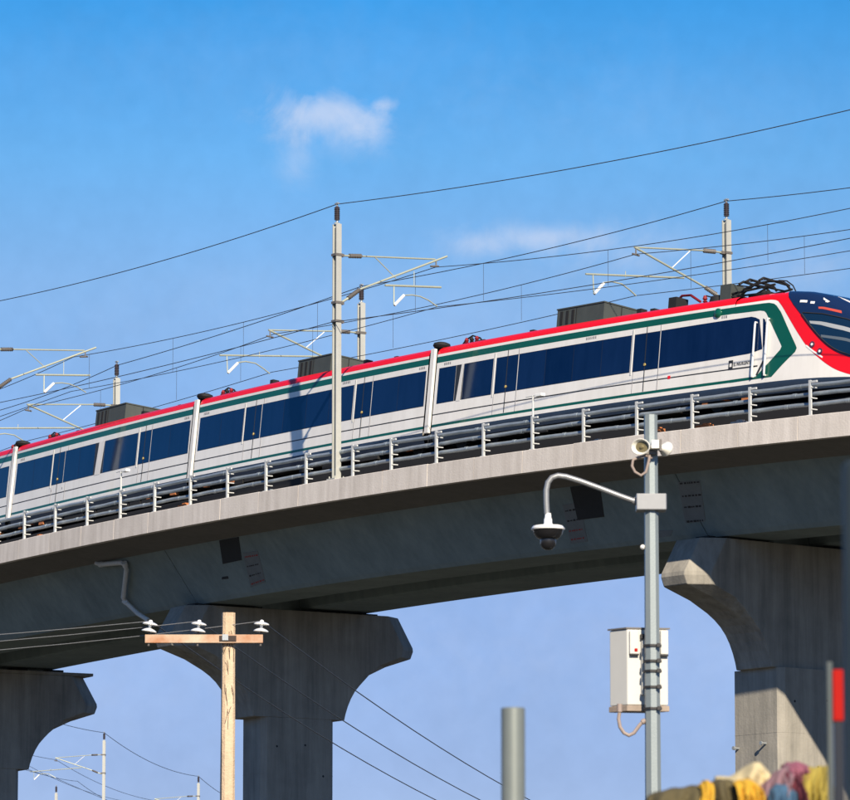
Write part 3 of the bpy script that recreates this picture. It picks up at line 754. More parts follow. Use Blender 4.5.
m = MB(); p = Vector(nose(18.68, 3.60, -1, 0)); n = (Vector(nose(18.68, 3.6, -1, .1)) - p).normalized(); m.lathe(p, [(.19,0), (.18,.05), (.11,.10), (.03,.12)], n, 16); m.build('side_lamp', M['tg'], cabcar, smooth=True)
bogie(cabcar, 3.6); bogie(cabcar, 19.4); under(cabcar, 5.6, 17)
roof_box(cabcar, 8.38, 11.3, v1=4.94)
roof_bits(cabcar, [(6.5, .2), (13.2, .3), (14.0, .22)]); isolator(cabcar, 1.9)
# roof gear before the pantograph
m = MB()
bodybox(m, 15.0, 15.45, -.8, -.2, 4.2, 4.72, 0)
m.tube([body(14.2,-.4,4.3), body(14.7,-.4,4.42), body(15.0,-.4,4.66), body(15.3,-.4,4.85), body(15.8,-.4,4.82), body(16.4,-.4,4.5)], .05, 6, 1)
m.lathe(body(16.7,-.4,4.2), [(.09,0), (.09,.08), (.05,.12), (.10,.17), (.05,.22), (.10,.27), (.05,.32), (.10,.37), (.05,.5)], (0,0,1), 10, 1)
m.lathe(body(17.35,-.3,4.2), [(.34,0), (.36,.20), (.30,.38), (.12,.46)], (0,0,1), 14, 0)
m.tube([body(16.7,-.4,4.7), body(17.0,-.4,4.62), body(17.3,-.35,4.66)], .03, 6, 0)
m.build('roof_insulator', [M['under'], M['maroon']], cabcar, smooth=True)
# folded pantograph
pg = MB()
bodybox(pg, 17.75, 18.35, -.62, .1, 4.3, 4.95, 1)
for u in (-.55, .55):
    rod(pg, (18.1, u, 4.55), (20.6, u*.8, 4.72), .045); rod(pg, (18.2, u, 4.46), (20.2, u*.9, 4.42), .04)
for s in (18.6, 20.2): 
    for u in (-.6, .6): pg.lathe(body(s, u, 4.2), [(.10,0), (.06,.06), (.11,.10), (.06,.15), (.11,.2), (.06,.26)], (0,0,1), 10)
rod(pg, (18.6, -.62, 4.46), (18.6, .62, 4.46), .06); rod(pg, (20.2, -.62, 4.46), (20.2, .62, 4.46), .06)
P_ = [(18.3,-.9), (18.9,-.95), (19.6,-.97), (20.3,-.95), (20.9,-.8), (21.3,-.6)]
pg.tube([body(18.2, 0, 4.80), body(19.0, 0, 4.99), body(19.8, 0, 5.02), body(20.5, 0, 4.93), body(20.9, 0, 4.72)], .05, 6)
for s, v in ((19.0, 4.95), (19.35, 5.0), (20.1, 4.98)): pg.tube([body(s, -.8, v-.14), body(s, -.6, v), body(s, .6, v), body(s, .8, v-.14)], .05, 6)
pg.tube([body(18.5,-.2,4.6), body(19.3,-.3,4.86), body(20.3,-.2,4.66)], .04, 6); pg.tube([body(18.7,.2,4.6), body(19.6,.1,4.82), body(20.5,.2,4.6)], .04, 6)
pg.tube([body(20.3,0,5.0), body(20.75,0,4.93), body(21.1,0,4.72), body(21.3,0,4.45)], .025, 6)
pg.tube([body(18.9,-.8,4.78), body(19.6,-.75,4.66), body(20.4,-.8,4.76)], .03, 6)
bodybox(pg, 19.0, 19.8, -.3, .3, 4.28, 4.52, 0)
pg.build('pantograph', [M['under'], M['tbox']], cabcar)
DM1, DM2, DM3 = -299.0, -355.0, -343.0; DMZ = {-299.0: .6, -355.0: .3, -343.0: -1.0}

# =============================== overhead line ===============================
# masts are built about their foot: x along the track, y towards the rails they serve, z up
def mast_base(t, h=10.28):
    m = MB()
    for sx in (-1, 1): m.box(sx*.125-.018, sx*.125+.018, -.125, .125, -.02, h)          # rolled section: two flanges and a web
    m.box(-.11, .11, -.015, .015, -.02, h)
    m.box(-.03, .03, -.12, .12, h, h+.05); m.box(-.28, .28, -.28, .28, -.02, .03)
    for k in (-.2, .2):
        for j in (-.2, .2): m.tube([(k, j, .03), (k, j, .12)], .03, 6)
    m.build('mast_post', M['mast'], t)
    m = MB(); m.tube([(0,0,h+.05), (0,0,h+.2)], .05, 8, 1)
    prof = [(.06,0)]
    for k in range(9): prof += [(.125, .02+k*.06), (.085, .05+k*.06)]
    prof += [(.05,.58)]
    m.lathe((0,0,h+.15), prof, n=12); m.tube([(0,0,h+.70), (0,0,h+.88)], .035, 8, 1); m.box(-.12, .12, -.04, .04, h+.80, h+.86, 1)
    m.build('insulator', [M['insul'], M['galv']], t, smooth=True)
def tubes(t, name, parts, m_, smooth=True):
    m = MB()
    for p, r in parts: m.tube(p, r, 8)
    return m.build(name, m_, t, smooth=smooth)
def Y(*ps): return [(0, a, b) for a, b in ps]
def ins_rod(t, a, b):
    m = MB(); A, B = Vector((0,*a)), Vector((0,*b)); d = (B-A); L_ = d.length
    prof = [(.05,0)]
    n = 8
    for k in range(n): prof += [(.10, L_*(k+.2)/n), (.065, L_*(k+.75)/n)]
    prof += [(.04, L_)]
    m.lathe(A, prof, d, 10); m.build('insulator', M['insgrey'], t, smooth=True)
def near_mast(label, s):
    t = thing('catenary_mast', label, 'mast', pt(s, .36, .03), head(s), 'overhead line masts on the kerb side', True)
    mast_base(t)
    m = MB()
    for z in (9.03, 7.10, 6.35): m.box(-.165, .165, -.165, .165, z-.05, z+.05); m.box(-.08, .08, .12, .30, z-.06, z+.06)
    m.build('bracket', M['insgrey'], t)
    o = .36
    ins_rod(t, (.94-o, 9.05), (1.56-o, 9.10)); ins_rod(t, (.89-o, 7.33), (1.47-o, 7.75))
    tubes(t, 'top_tube', [(Y((.15, 9.03), (.94-o, 9.05)), .04), (Y((1.56-o, 9.10), (5.12-o, 9.33)), .035), (Y((2.19-o, 9.12), (3.21-o, 8.36)), .022)], M['cant'])
    tubes(t, 'diagonal_tube', [(Y((.20, 7.12), (.89-o, 7.33)), .05), (Y((1.47-o, 7.75), (5.71-o, 9.51)), .042)], M['cant'])
    tubes(t, 'messenger_clamp', [(Y((5.17-o, 9.30), (5.17-o, 9.05)), .03), (Y((4.9-o, 9.02), (5.3-o, 9.06)), .04)], M['insgrey'])
    tubes(t, 'registration_tube', [(Y((2.68-o, 8.03), (5.41-o, 8.21)), .045), (Y((4.09-o, 8.74), (4.09-o, 8.14)), .015), (Y((3.11-o, 8.07), (3.11-o, 7.26)), .028)], M['cant'])
    tubes(t, 'steady_arm', [(Y((3.13-o, 7.26), (3.6-o, 7.71)), .06)], M['white'])
    tubes(t, 'steady_arm', [(Y((3.6-o, 7.71), (4.0-o, 7.76), (4.38-o, 7.74), (4.8-o, 7.62), (5.22-o, 7.41)), .028)], M['cant'])
    return t
def far_mast(label, s):
    t = thing('catenary_mast', label, 'mast', pt(s, 13.5, .25), head(s) + math.pi, 'overhead line masts on the far side', True)
    mast_base(t, 10.50)
    m = MB()
    for z in (9.16, 7.40): m.box(-.165, .165, -.165, .165, z-.05, z+.05); m.box(-.08, .08, .12, .30, z-.06, z+.06)
    m.build('bracket', M['insgrey'], t)
    q = -.25
    ins_rod(t, (.61, 9.41+q), (1.23, 9.39+q)); ins_rod(t, (.58, 7.68+q), (1.15, 7.92+q))
    tubes(t, 'top_tube', [(Y((.15, 9.41+q), (.61, 9.41+q)), .04), (Y((1.23, 9.39+q), (4.75, 9.15+q)), .035)], M['cant'])
    tubes(t, 'diagonal_tube', [(Y((.20, 7.55+q), (.58, 7.68+q)), .05), (Y((1.15, 7.92+q), (4.75, 9.16+q)), .045)], M['cant'])
    tubes(t, 'brace', [(Y((2.84, 8.52+q), (1.91, 9.30+q)), .02)], M['white'])
    tubes(t, 'messenger_clamp', [(Y((4.67, 9.15+q), (4.67, 8.86+q)), .03), (Y((4.5, 8.84+q), (4.85, 8.88+q)), .04)], M['insgrey'])
    tubes(t, 'registration_tube', [(Y((2.23, 8.18+q), (7.2, 7.83+q)), .04), (Y((6.84, 7.87+q), (6.80, 7.08+q)), .025), (Y((5.2, 8.15+q), (5.2, 7.9+q)), .015)], M['cant'])
    tubes(t, 'steady_arm', [(Y((6.78, 7.08+q), (6.29, 7.56+q)), .06)], M['white'])
    tubes(t, 'steady_arm', [(Y((6.29, 7.58+q), (5.9, 7.66+q), (5.4, 7.62+q), (5.0, 7.42+q), (4.68, 7.22+q)), .03)], M['cant'])
    return t
NM = [36.0, -1.09, -31.2, -59]
FM = [34.0, 7.555, -20.4, -45.3, -70]
nm0 = near_mast('tall grey catenary mast standing on the kerb in front of the train', NM[1])
copy_tree(nm0, pt(NM[2], .36, .03), head(NM[2]), 'catenary mast just outside the left picture edge, its pale bracket arm reaching in')
copy_tree(nm0, pt(NM[0], .36, .03), head(NM[0]), 'catenary mast just outside the right picture edge beside the train nose')
copy_tree(nm0, pt(NM[3], .36, .03), head(NM[3]), 'catenary mast on the kerb far outside the left picture edge')
fm0 = far_mast('catenary mast behind the cab end of the train, beside the folded pantograph', FM[1])
copy_tree(fm0, pt(FM[2], 13.5, .25), head(FM[2]) + math.pi, 'catenary mast behind the train seen just right of the tall kerb mast')
copy_tree(fm0, pt(FM[3], 13.5, .25-.25), head(FM[3]) + math.pi, 'catenary mast behind the train beside the leftmost roof unit')
copy_tree(fm0, pt(FM[0], 13.5, .25), head(FM[0]) + math.pi, 'catenary mast behind the train outside the right picture edge')
copy_tree(fm0, pt(FM[4], 13.5, .25), head(FM[4]) + math.pi, 'catenary mast behind the train outside the left picture edge')
def wire(name, label, sup, r, sags, m_, cat='wire', group=None, step=1.0, drops=None):
    """wire hung between supports (s, t, z) with a sag in each bay"""
    P = []
    for k in range(len(sup)-1):
        A, B = Vector(pt(*sup[k])), Vector(pt(*sup[k+1])); n = max(4, int((B-A).length/1.5)); sg = sags[k] if isinstance(sags, (list, tuple)) else sags
        for i in range(n if k < len(sup)-2 else n+1):
            f = i/n; p = A.lerp(B, f); p.z -= 4*sg*f*(1-f); P.append(p)
    m = MB(); m.org = tuple(P[0]); m.tube(P, r, 6)
    o = m.build(name, m_, smooth=True); tag(o, label, cat, group); ORG[o] = m.org; o['_'] = 0; del o['_']
    return o, P
ZE = 0.0
wire('feeder_wire', 'topmost thin dark wire crossing the sky over the kerb mast', [(-59,.36,11.1), (-31.2,.36,11.15), (-1.09,.36,11.12), (36,.36,11.30), (62,.36,11.1)], .018, [.4,.30,.46,.4], M['wire'], 'wire', 'overhead line wires')
wire('feeder_wire', 'thin dark wire running over the tops of the masts behind the train', [(-70,13.5,11.3), (-45.3,13.5,11.15), (-20.4,13.5,11.52), (7.555,13.5,11.53), (34,13.5,11.5)], .018, [.3,.12,.26,.34], M['wire'], 'wire', 'overhead line wires')
mn, PN = wire('messenger_wire', 'upper wire of the nearer track held by the kerb mast bracket', [(-59,5.15,9.1), (-32.4,5.15,9.22), (-1.09,5.15,9.04), (36,5.15,9.22)], .016, [.4,.32,.65], M['wire'], 'wire', 'overhead line wires')
mf, PF = wire('messenger_wire', 'upper wire of the farther track held by the mast behind the cab', [(-70,8.85,8.9), (-45.3,8.85,8.75), (-20.08,8.85,8.94), (7.53,8.85,8.89), (34,8.85,8.85)], .016, [.3,.22,.27,.34], M['wire'], 'wire', 'overhead line wires')
wire('contact_wire', 'lower wire of the nearer track running just above the train roof', [(-59,5.15,7.5), (-32.6,5.15,7.66), (-1.0,5.15,7.40), (36,5.15,7.2)], .015, [.1,.22,.30], M['wire'], 'wire', 'overhead line wires')
wire('contact_wire', 'lower wire of the farther track passing low behind the train roof', [(-70,8.85,7.2), (-45.3,8.85,7.15), (-20.25,8.85,7.27), (7.52,8.85,7.23), (34,8.85,7.1)], .015, [.1,.1,.13,.12], M['wire'], 'wire', 'overhead line wires')
wire('earth_wire', 'single dark wire fixed half way up the kerb mast', [(-59,.14,6.4), (-31.2,.14,6.46), (-1.09,.14,6.33), (36,.14,6.53)], .016, [.1,.14,.29], M['wire'], 'wire', 'overhead line wires')
def droppers(owner, P, slist, t, zfun):
    arr = np.array([tuple(p) for p in P])
    for s in slist:
        q = pt(s, t, 0)
        k = int(np.argmin((arr[:,0]-q[0])**2 + (arr[:,1]-q[1])**2)); p = P[k]
        m = MB(); m.tube([p, (p.x, p.y, q[2]+zfun(s))], .008, 5); m.build('dropper', M['wire'], owner)
droppers(mn, PN, [-30.27, -23.05, -16.33, -9.8, -3.11, 1.62, 10.26, 18.43, 26], 5.15, lambda s: float(np.interp(s, [-32.6, -25, -17.5, -8, -1, 8.7, 15.4, 24.2], [7.66, 7.36, 7.27, 7.33, 7.40, 7.11, 7.0, 7.01])))
droppers(mf, PF, [-38, -30, -24, -17, -10.72, -1.03, 10.1, 17.2, 24], 8.85, lambda s: float(np.interp(s, [-45, -24, -20, -7, 7.5, 17, 24], [7.15, 7.19, 7.27, 7.11, 7.23, 7.05, 7.03])))
# distant masts of the same line, seen low down through the left opening
DIST = []
for s, lab in ((DM1, 'distant catenary mast with bracket arms seen through the left opening under the viaduct'),
               (DM2, 'distant catenary mast just left of the wooden utility pole'), (DM3, 'farthest small catenary mast top beside the lower left pier')):
    kerbside = s == DM3
    x, y, z = pt(s, .36 if kerbside else 13.5, .03 if kerbside else .25)
    DIST.append(copy_tree(nm0 if kerbside else fm0, (x, y, z+DMZ.get(s, 0)), head(s) + (0 if kerbside else math.pi), lab, 'distant overhead line masts'))
def hang(name, label, pts, r, sag, m_=None, cat='wire', group=None):
    P = []
    for k in range(len(pts)-1):
        A, B = Vector(pts[k]), Vector(pts[k+1]); n = 20
        for i in range(n if k < len(pts)-2 else n+1):
            f = i/n; p = A.lerp(B, f); p.z -= 4*sag*f*(1-f); P.append(p)
    m = MB(); m.org = tuple(P[0]); m.tube(P, r, 6)
    o = m.build(name, m_ or M['wire'], smooth=True); tag(o, label, cat, group); ORG[o] = m.org
    return o
def far_pts(t, z, ss_):
    return [(*pt(s, t)[:2], pt(s, t)[2]+z+DMZ.get(s, 0)) for s in ss_]
dss = sorted([-230, DM1, DM2, -400], reverse=True)
hang('feeder_wire', 'thin wire linking the tops of the distant masts', far_pts(13.5, 11.53, dss), .028, .8, group='distant overhead line wires')
hang('messenger_wire', 'faint upper wire behind the distant masts', far_pts(8.85, 8.95, dss), .022, .6, group='distant overhead line wires')
hang('contact_wire', 'faint lower wire behind the distant masts', far_pts(8.85, 7.2, dss), .02, .2, group='distant overhead line wires')
hang('feeder_wire', 'faint wire at the very lower left under the viaduct', far_pts(.36, 11.1, dss), .024, .8, group='distant overhead line wires')
hang('messenger_wire', 'faint wire crossing low behind the lower left pier', far_pts(5.1, 9.0, dss), .02, .5, group='distant overhead line wires')

# =============================== things nearer than the viaduct ===============================
C8, S8 = math.cos(CAM_PITCH), math.sin(CAM_PITCH)
def P(x, y, D):
    """point at ground distance D seen at photograph position x, y"""
    a, b = (x-425)/5000, (400-y)/5000
    d = Vector((a, C8 - b*S8, S8 + b*C8)); k = D/d.y
    return Vector((d.x*k, D, 1.7 + d.z*k))
# ---- camera pole
D0 = 60.0; k0 = D0/5000*1.0
base = P(652.5, 700, D0); bx = base.x
cp = thing('camera_pole', 'tall tapered grey steel pole with curved arm in front of the viaduct', 'pole', (bx, D0, 0))
ztop = P(650, 415, D0).z
def octo(r, z, rot=R(22.5+8)): return [(bx + r*math.cos(rot+k*math.pi/4), D0 + r*math.sin(rot+k*math.pi/4), z) for k in range(8)]
m = MB(); m.loft([octo(.125, 0), octo(.112, 2), octo(.082, ztop)], True, True); m.build('pole_shaft', M['cctv'], cp)
m = MB(); m.box(bx-.25, bx+.25, D0-.25, D0+.25, 0, .04); m.build('base_plate', M['cctv'], cp)
zb = P(652, 503, D0).z
m = MB(); m.box(bx-.185, bx+.18, D0-.14, D0+.14, zb-.10, zb+.10)
m.build('arm_clamp', M['armsteel'], cp, bevel=.012)
m = MB()
ap = [P(637,502,D0), P(620,496,D0), P(600,488.3,D0), P(580,481,D0), P(566,476.6,D0), P(558,475.6,D0), P(552,477.5,D0), P(548,482.5,D0), P(546.3,490,D0), P(546.3,500,D0), P(547,514,D0)]
m.tube(ap, .034, 12); m.tube([P(639,503,D0), P(633,500.5,D0)], .045, 12); m.build('curved_arm', M['armsteel'], cp, smooth=True)
for y in (646, 661.5, 671.5, 687.5, 709): 
    m = MB(); z = P(653, y, D0).z; m.loft([octo(.116, z-.014), octo(.116, z+.014)], True, True); m.box(bx+.05, bx+.10, D0-.135, D0-.09, z-.022, z+.022)
    m.build('strap', M['strap'], cp)
m = MB(); c = P(642.7, 547, D0); m.lathe(c, [(.025,-.03), (.03,0), (.012,.02)], (0,-1,0), 10); c = P(663, 561, D0) ; m.build('bolt', M['porcelain'], cp)
# dome camera
dc = thing('dome_camera', 'white and black dome security camera hanging from the curved arm', 'security camera', P(548, 530, D0))
c = P(548, 515, D0)
m = MB(); m.lathe(c, [(.036,.02), (.04,-.03), (.05,-.06), (.05,-.10), (.06,-.118), (.18,-.135), (.205,-.165), (.20,-.18), (.15,-.185)], (0,0,1), 24); m.build('camera_hood', M['porcelain'], dc, smooth=True)
m = MB(); m.lathe(c, [(.185,-.183), (.17,-.235), (.14,-.275), (.11,-.295)], (0,0,1), 24); m.build('camera_housing', M['black'], dc, smooth=True)
m = MB(); m.lathe(c, [(.095,-.29), (.098,-.34), (.085,-.385), (.055,-.415), (.015,-.428)], (0,0,1), 20); m.build('camera_dome', M['black'], dc, smooth=True)
# horn loudspeakers
ls = thing('horn_loudspeaker', 'cream horn loudspeakers with a loop of cable near the top of the camera pole', 'loudspeaker', P(650, 447, D0))
def horn(c, d, r0):
    mm = MB(); mm.lathe(c, [(.05,-.20), (.07,-.19), (.07,-.10), (.045,-.08), (.06,-.03), (.085,.03), (.125,.08), (.16,.11), (r0,.125), (r0-.012,.13), (.125,.085), (.06,.0)], d, 24)
    mm.v = [tuple(Vector(c) + Vector(((p[0]-c.x)*1.0, (p[1]-c.y)*1.0, (p[2]-c.z)*.74))*.76) for p in mm.v]
    return mm
c1 = P(644.5, 447, D0-.22)
m = horn(c1, (-.55, -.83, -.12), .175); m.build('horn', M['horn'], ls, smooth=True)
m = MB(); dv = Vector((-.55, -.83, -.12)).normalized(); m.lathe(c1 + dv*.02, [(.115,.062), (.05,.0), (.05,.05), (.03,.085), (.01,.09)], dv, 18); m.v = [tuple(c1 + Vector((p[0]-c1.x, p[1]-c1.y, (p[2]-c1.z)*.74))*.76) for p in m.v]; m.build('horn_throat', M['hornin'], ls, smooth=True)
c2 = P(660.5, 448, D0-.12)
m = horn(c2, (.80, .55, -.1), .155); m.build('horn', M['horn'], ls, smooth=True)
m = MB(); q = P(655, 445, D0-.22); m.obox(q, (.045,0,0), (0,.09,0), (0,0,.05)); m.obox(P(660.5, 445.5, D0-.25), (.014,0,0), (0,.06,0), (0,0,.07), 1); m.obox(P(650, 453, D0-.15), (.09,0,0), (0,.04,0), (0,0,.02), 1)
m.build('mounting_bracket', [M['horn'], M['insgrey']], ls)
m = MB(); m.tube([P(650,452,D0-.16), P(649,460,D0-.2), P(646,472,D0-.2), P(641,475.5,D0-.2), P(635,472,D0-.2), P(632,466,D0-.2), P(633,460,D0-.2), P(638,457.5,D0-.18), P(646,455.5,D0-.16), P(652,458,D0-.14)], .017, 8); m.build('cable', M['hose'], ls, smooth=True)
# equipment cabinet strapped behind the pole
cb = thing('equipment_cabinet', 'white metal equipment cabinet strapped to the camera pole', 'cabinet', P(640, 704, D0+.35))
A = P(627.3, 665, D0-.02+.16); 
th = R(8); ux = Vector((math.cos(th), math.sin(th), 0)); uy = Vector((-math.sin(th), math.cos(th), 0))
# left face seen at a slant: deep box turned a little
th2 = R(10); ux = Vector((math.cos(th2), math.sin(th2)*1.0, 0)); uy = Vector((-.66, .75, 0)).normalized()
z1, z0 = P(627, 628, D0).z, P(627, 704, D0).z
wv = ux*.505; dv_ = uy*.31
o = Vector((A.x, A.y, 0))
m = MB()
bt = [o, o+wv, o+wv+dv_, o+dv_]
m.loft([[p + Vector((0,0,z0)) for p in bt], [p + Vector((0,0,z1)) for p in bt]], True, True); cabx = m.build('cabinet_body', M['cab'], cb, bevel=.012)
m = MB(); cen = o + wv*.5 + dv_*.5
def grow(f, g=0): return [cen + (p-cen)*f for p in bt]
m.loft([[p + Vector((0,0,z1+.003)) for p in grow(1.07)], [p + Vector((0,0,z1+.022)) for p in grow(1.07)]], True, True); m.build('rain_lid', M['insgrey'], cb)
m = MB(); m.loft([[p + Vector((0,0,z0-.075)) for p in grow(1.04)], [p + Vector((0,0,z0-.003)) for p in grow(1.04)]], True, True); m.build('cabinet_base', M['cabbase'], cb, bevel=.008)
def onface(f0, f1, za, zc, th_, mi_, name, mt):
    mm = MB(); q = [o + wv*f0, o + wv*f1]; nn_ = -uy*0 + Vector((math.sin(th2), -math.cos(th2), 0))
    mm.loft([[q[0] + nn_*.002 + Vector((0,0,z)), q[1] + nn_*.002 + Vector((0,0,z)), q[1] + nn_*th_ + Vector((0,0,z)), q[0] + nn_*th_ + Vector((0,0,z))] for z in (za, zc)], True, True)
    return mm.build(name, mt, cb, bevel=.006)
zz = lambda y: P(640, y, D0).z
onface(.045, .27, zz(653), zz(630), .05, 0, 'vent_cover', M['cab']); onface(.05, .27, zz(654.5), zz(653), .055, 0, 'vent_gap', M['strap'])
onface(.155, .235, zz(651), zz(647.5), .056, 0, 'red_mark', M['redp'])
onface(.80, .985, zz(653), zz(629), .05, 0, 'vent_cover', M['cab']); onface(.80, .985, zz(655), zz(653), .055, 0, 'vent_gap', M['strap'])
onface(.33, .42, zz(694), zz(640), .07, 0, 'door_bar', M['cab']); onface(.31, .40, zz(638), zz(633), .06, 0, 'latch', M['strap'])
m = MB()
m.tube([P(619.5,705,D0), P(619.5,712,D0), P(618.6,719,D0), P(620,727,D0), P(624,733,D0), P(629,735.5,D0), P(634,733,D0), P(639,726,D0), P(643,721.5,D0), P(648,720,D0-.0)], .022, 8)
m.tube([P(619.5,704,D0), P(619.5,712,D0)], .034, 10); m.tube([P(642,722.5,D0), P(645.5,720.5,D0)], .034, 10)
m.build('conduit', M['hose'], cb, smooth=True)

# ---- wooden utility pole with steel crossarm and insulators
DU = 100.0
b0 = P(228, 700, DU); ux0 = b0.x
up = thing('utility_pole', 'weathered sunlit wooden utility pole with a rusty crossarm and white insulators', 'utility pole', (ux0, DU, 0))
zt = P(228, 613, DU).z
m = MB()
rings = []
for i in range(25):
    z = zt*i/24; h = .155 - .030*i/24; w_ = [random.uniform(-.004, .004) for _ in range(8)]; c_ = .05
    pts8 = [(-h+c_,-h), (h-c_,-h), (h,-h+c_), (h,h-c_), (h-c_,h), (-h+c_,h), (-h,h-c_), (-h,-h+c_)]
    r_ = R(12); rings.append([(ux0 + (a*math.cos(r_)-b*math.sin(r_)) + w_[k], DU + a*math.sin(r_)+b*math.cos(r_), z) for k, (a, b) in enumerate(pts8)])
m.loft(rings, True, True); m.build('pole_shaft', M['wood'], up)
m = MB(); rr = random.Random(3)
for k in range(16):
    y = rr.uniform(628, 712); x = rr.uniform(224.5, 232); L_ = rr.uniform(6, 20); sl = rr.uniform(-.5, .5)
    pts_ = [P(x, y, DU-.139), P(x+sl*L_*.3+rr.uniform(-1,1), y+L_*.4, DU-.139), P(x+sl*L_*.6, y+L_*.7, DU-.139), P(max(223.5, min(233.5, x+sl*L_)), y+L_, DU-.139)]
    for a, b in zip(pts_, pts_[1:]):
        a = Vector((min(max(a.x, ux0-.11), ux0+.11), DU-.134+ (a.x-ux0)*.21, a.z)); b = Vector((min(max(b.x, ux0-.11), ux0+.11), DU-.134+(b.x-ux0)*.21, b.z))
        m.tube([a, b], .006, 5)
m.build('wood_crack', M['crack'], up)
ca, cb_ = P(145, 639, DU-.2), P(263, 639, DU-.2)
m = MB(); m.obox((ca+cb_)/2, (cb_-ca)/2, (0,.05,0), (0,0,.085)); arm = m.build('crossarm', M['rustwood'], up, bevel=.01)
m = MB(); q = P(228, 639, DU-.15); m.obox(q, (.17,0,0), (0,.12,0), (0,0,.055)); m.obox(q + Vector((-.05,-.12,.02)), (.06,0,0), (0,.02,0), (0,0,.06), 1); m.build('arm_clamp', [M['crack'], M['galv']], up)
INS = []
for x, tilt in ((150, .16), (199, .12), (262, .08)):
    c = P(x-1, 632, DU-.2); ax = Vector((tilt, 0, 1)).normalized()
    m = MB(); m.tube([P(x-1.5, 646, DU-.2), c + ax*.05], .02, 6, 1)
    m.lathe(c, [(.06,0), (.15,.006), (.15,.025), (.10,.055), (.04,.075), (.028,.08), (.028,.135), (.06,.14), (.155,.148), (.15,.168), (.10,.190), (.04,.205), (.035,.235), (.015,.245)], ax, 18)
    m.build('insulator', [M['porcelain'], M['insgrey']], up, smooth=True); INS.append(c + ax*.22)
E1 = Vector((8.8, 160, 10.0))
other = (Vector((41*1.0, 0, 0)))
copy_tree(up, (E1.x+.3, 161, -2.2), R(-20), 'wooden utility pole outside the photograph, hidden behind the right pier')
for k, (p, lab) in enumerate(zip(INS, ('lowest of the power lines sloping down past the middle pier', 'middle power line sloping down past the middle pier', 'highest power line sloping down across the shaded middle pier'))):
    e = E1 + Vector(((k-2)*1.28, (k-2)*-.3, 0))
    hang('power_line', lab, [p, e], .012, .75, M['wire'], 'power line', 'power lines on the utility pole')
copy_tree(up, (-31, 104, 0), R(0), 'wooden utility pole outside the left picture edge')
for k, (p, lab) in enumerate(zip(INS, ('thin pale power line leaving the left insulator of the utility pole', 'thin pale power line leaving the middle insulator of the utility pole', 'thin pale power line leaving the right insulator of the utility pole'))):
    e = p + Vector((-26.6, 4, 0))
    hang('power_line', lab, [p, e], .007, .55 + .12*k, M['wirelight'], 'power line', 'power lines on the utility pole')

# ---- posts close to the camera
DP_ = 24.0
q = P(513, 708, DP_)
sp = MB(); sp.org = (q.x, q.y, 0)
sp.lathe((q.x, q.y, 0), [(.058,0), (.058,q.z-.004), (.054,q.z), (.046,q.z), (.046,q.z-.2)], (0,0,1), 28)
tag(sp.build('steel_post', M['postgrey'], smooth=True), 'plain round galvanised steel post rising from the bottom edge', 'post')
q = P(868, 462, 12.5)
sp = MB(); sp.org = (q.x, q.y, 0); sp.lathe((q.x, q.y, 0), [(.065,0), (.065,q.z-.01), (.055,q.z)], (0,0,1), 28)
tag(sp.build('steel_post', M['edgepost'], smooth=True), 'dark grey green post at the right picture edge', 'post')
q = P(837.5, 670, 18)
rp = thing('striped_post', 'thin post painted red above and black below beside the right edge', 'post', (q.x, q.y, 0))
zr_ = P(837, 722, 18).z
m = MB(); m.obox((q.x, q.y, zr_/2), (.018,0,0), (0,.02,0), (0,0,zr_/2)); m.build('black_part', M['black'], rp, bevel=.004)
m = MB(); m.obox((q.x, q.y, (zr_+.002+q.z)/2), (.019,0,0), (0,.02,0), (0,0,(q.z-zr_-.002)/2)); m.build('red_part', M['redp'], rp, bevel=.004)
q = P(829.3, 662, 18.4)
sp = MB(); sp.org = (q.x, q.y, 0); sp.obox((q.x, q.y, q.z/2), (.011,0,0), (0,.012,0), (0,0,q.z/2))
tag(sp.build('steel_strut', M['edgepost'], bevel=.003), 'narrow grey steel strut beside the red and black post', 'strut')
# ---- cloths heaped on the top rail of a stall
DC = 22.0
def cloth(label, top, drop, mt, depth=.25, fold=.02, seed=1, name='draped_cloth', y0=0.0, k=9):
    """cloth thrown over the rail: top = outline of its ridge (photograph positions), hanging to drop metres below"""
    rnd = random.Random(seed); nx = 44
    d = [0]
    for a, b in zip(top, top[1:]): d.append(d[-1] + math.hypot(b[0]-a[0], b[1]-a[1]))
    q = np.linspace(0, d[-1], nx); X = np.interp(q, d, [p[0] for p in top]); Yp = np.interp(q, d, [p[1] for p in top])
    ph = [rnd.uniform(0, 6.28) for _ in range(4)]
    m = MB(); rows = []
    nv = 26
    for j in range(nv+1):
        v = j/nv*2 - 1                      # -1 front hem, 0 ridge, 1 back hem
        row = []
        for i in range(nx):
            p = P(X[i], Yp[i], DC + y0); u = i/(nx-1)
            w_ = abs(v)
            f = fold*math.sin(u*k + ph[0] + 1.5*w_)*w_**.5 + fold*.6*math.sin(u*k*2.3 + ph[1] + 2*w_)*w_
            dy = depth*.5*math.copysign(min(1, (w_*2.2))**.7, v) if v else 0
            cr = .030*w_*math.sin(u*23 + ph[1]*3 + 7*v)*math.sin(9*v + u*6 + ph[0]) + .022*math.sin(u*37 + ph[3] + 5*math.sin(v*6+ph[2]))*w_ + .012*math.sin(u*19+ph[1])
            sag = -.02*(1-math.cos(w_*3)) + .012*math.sin(u*11 + ph[2])*w_
            row.append((p.x + .015*math.sin(5*w_+ph[3]), p.y + dy + f*1.6 + cr*1.4, p.z + cr*.35 - drop*w_**1.5 + sag))
        rows.append(row)
    m.org = rows[nv//2][nx//2]
    m.loft(rows, False, False)
    o = m.build(name, mt, smooth=True, solid=.006)
    return tag(o, label, 'cloth', 'cloths piled on the stall rail')
def cl(name, c, c2): return mat(name, c, .9, noise=.5, nscale=14, col2=c2)
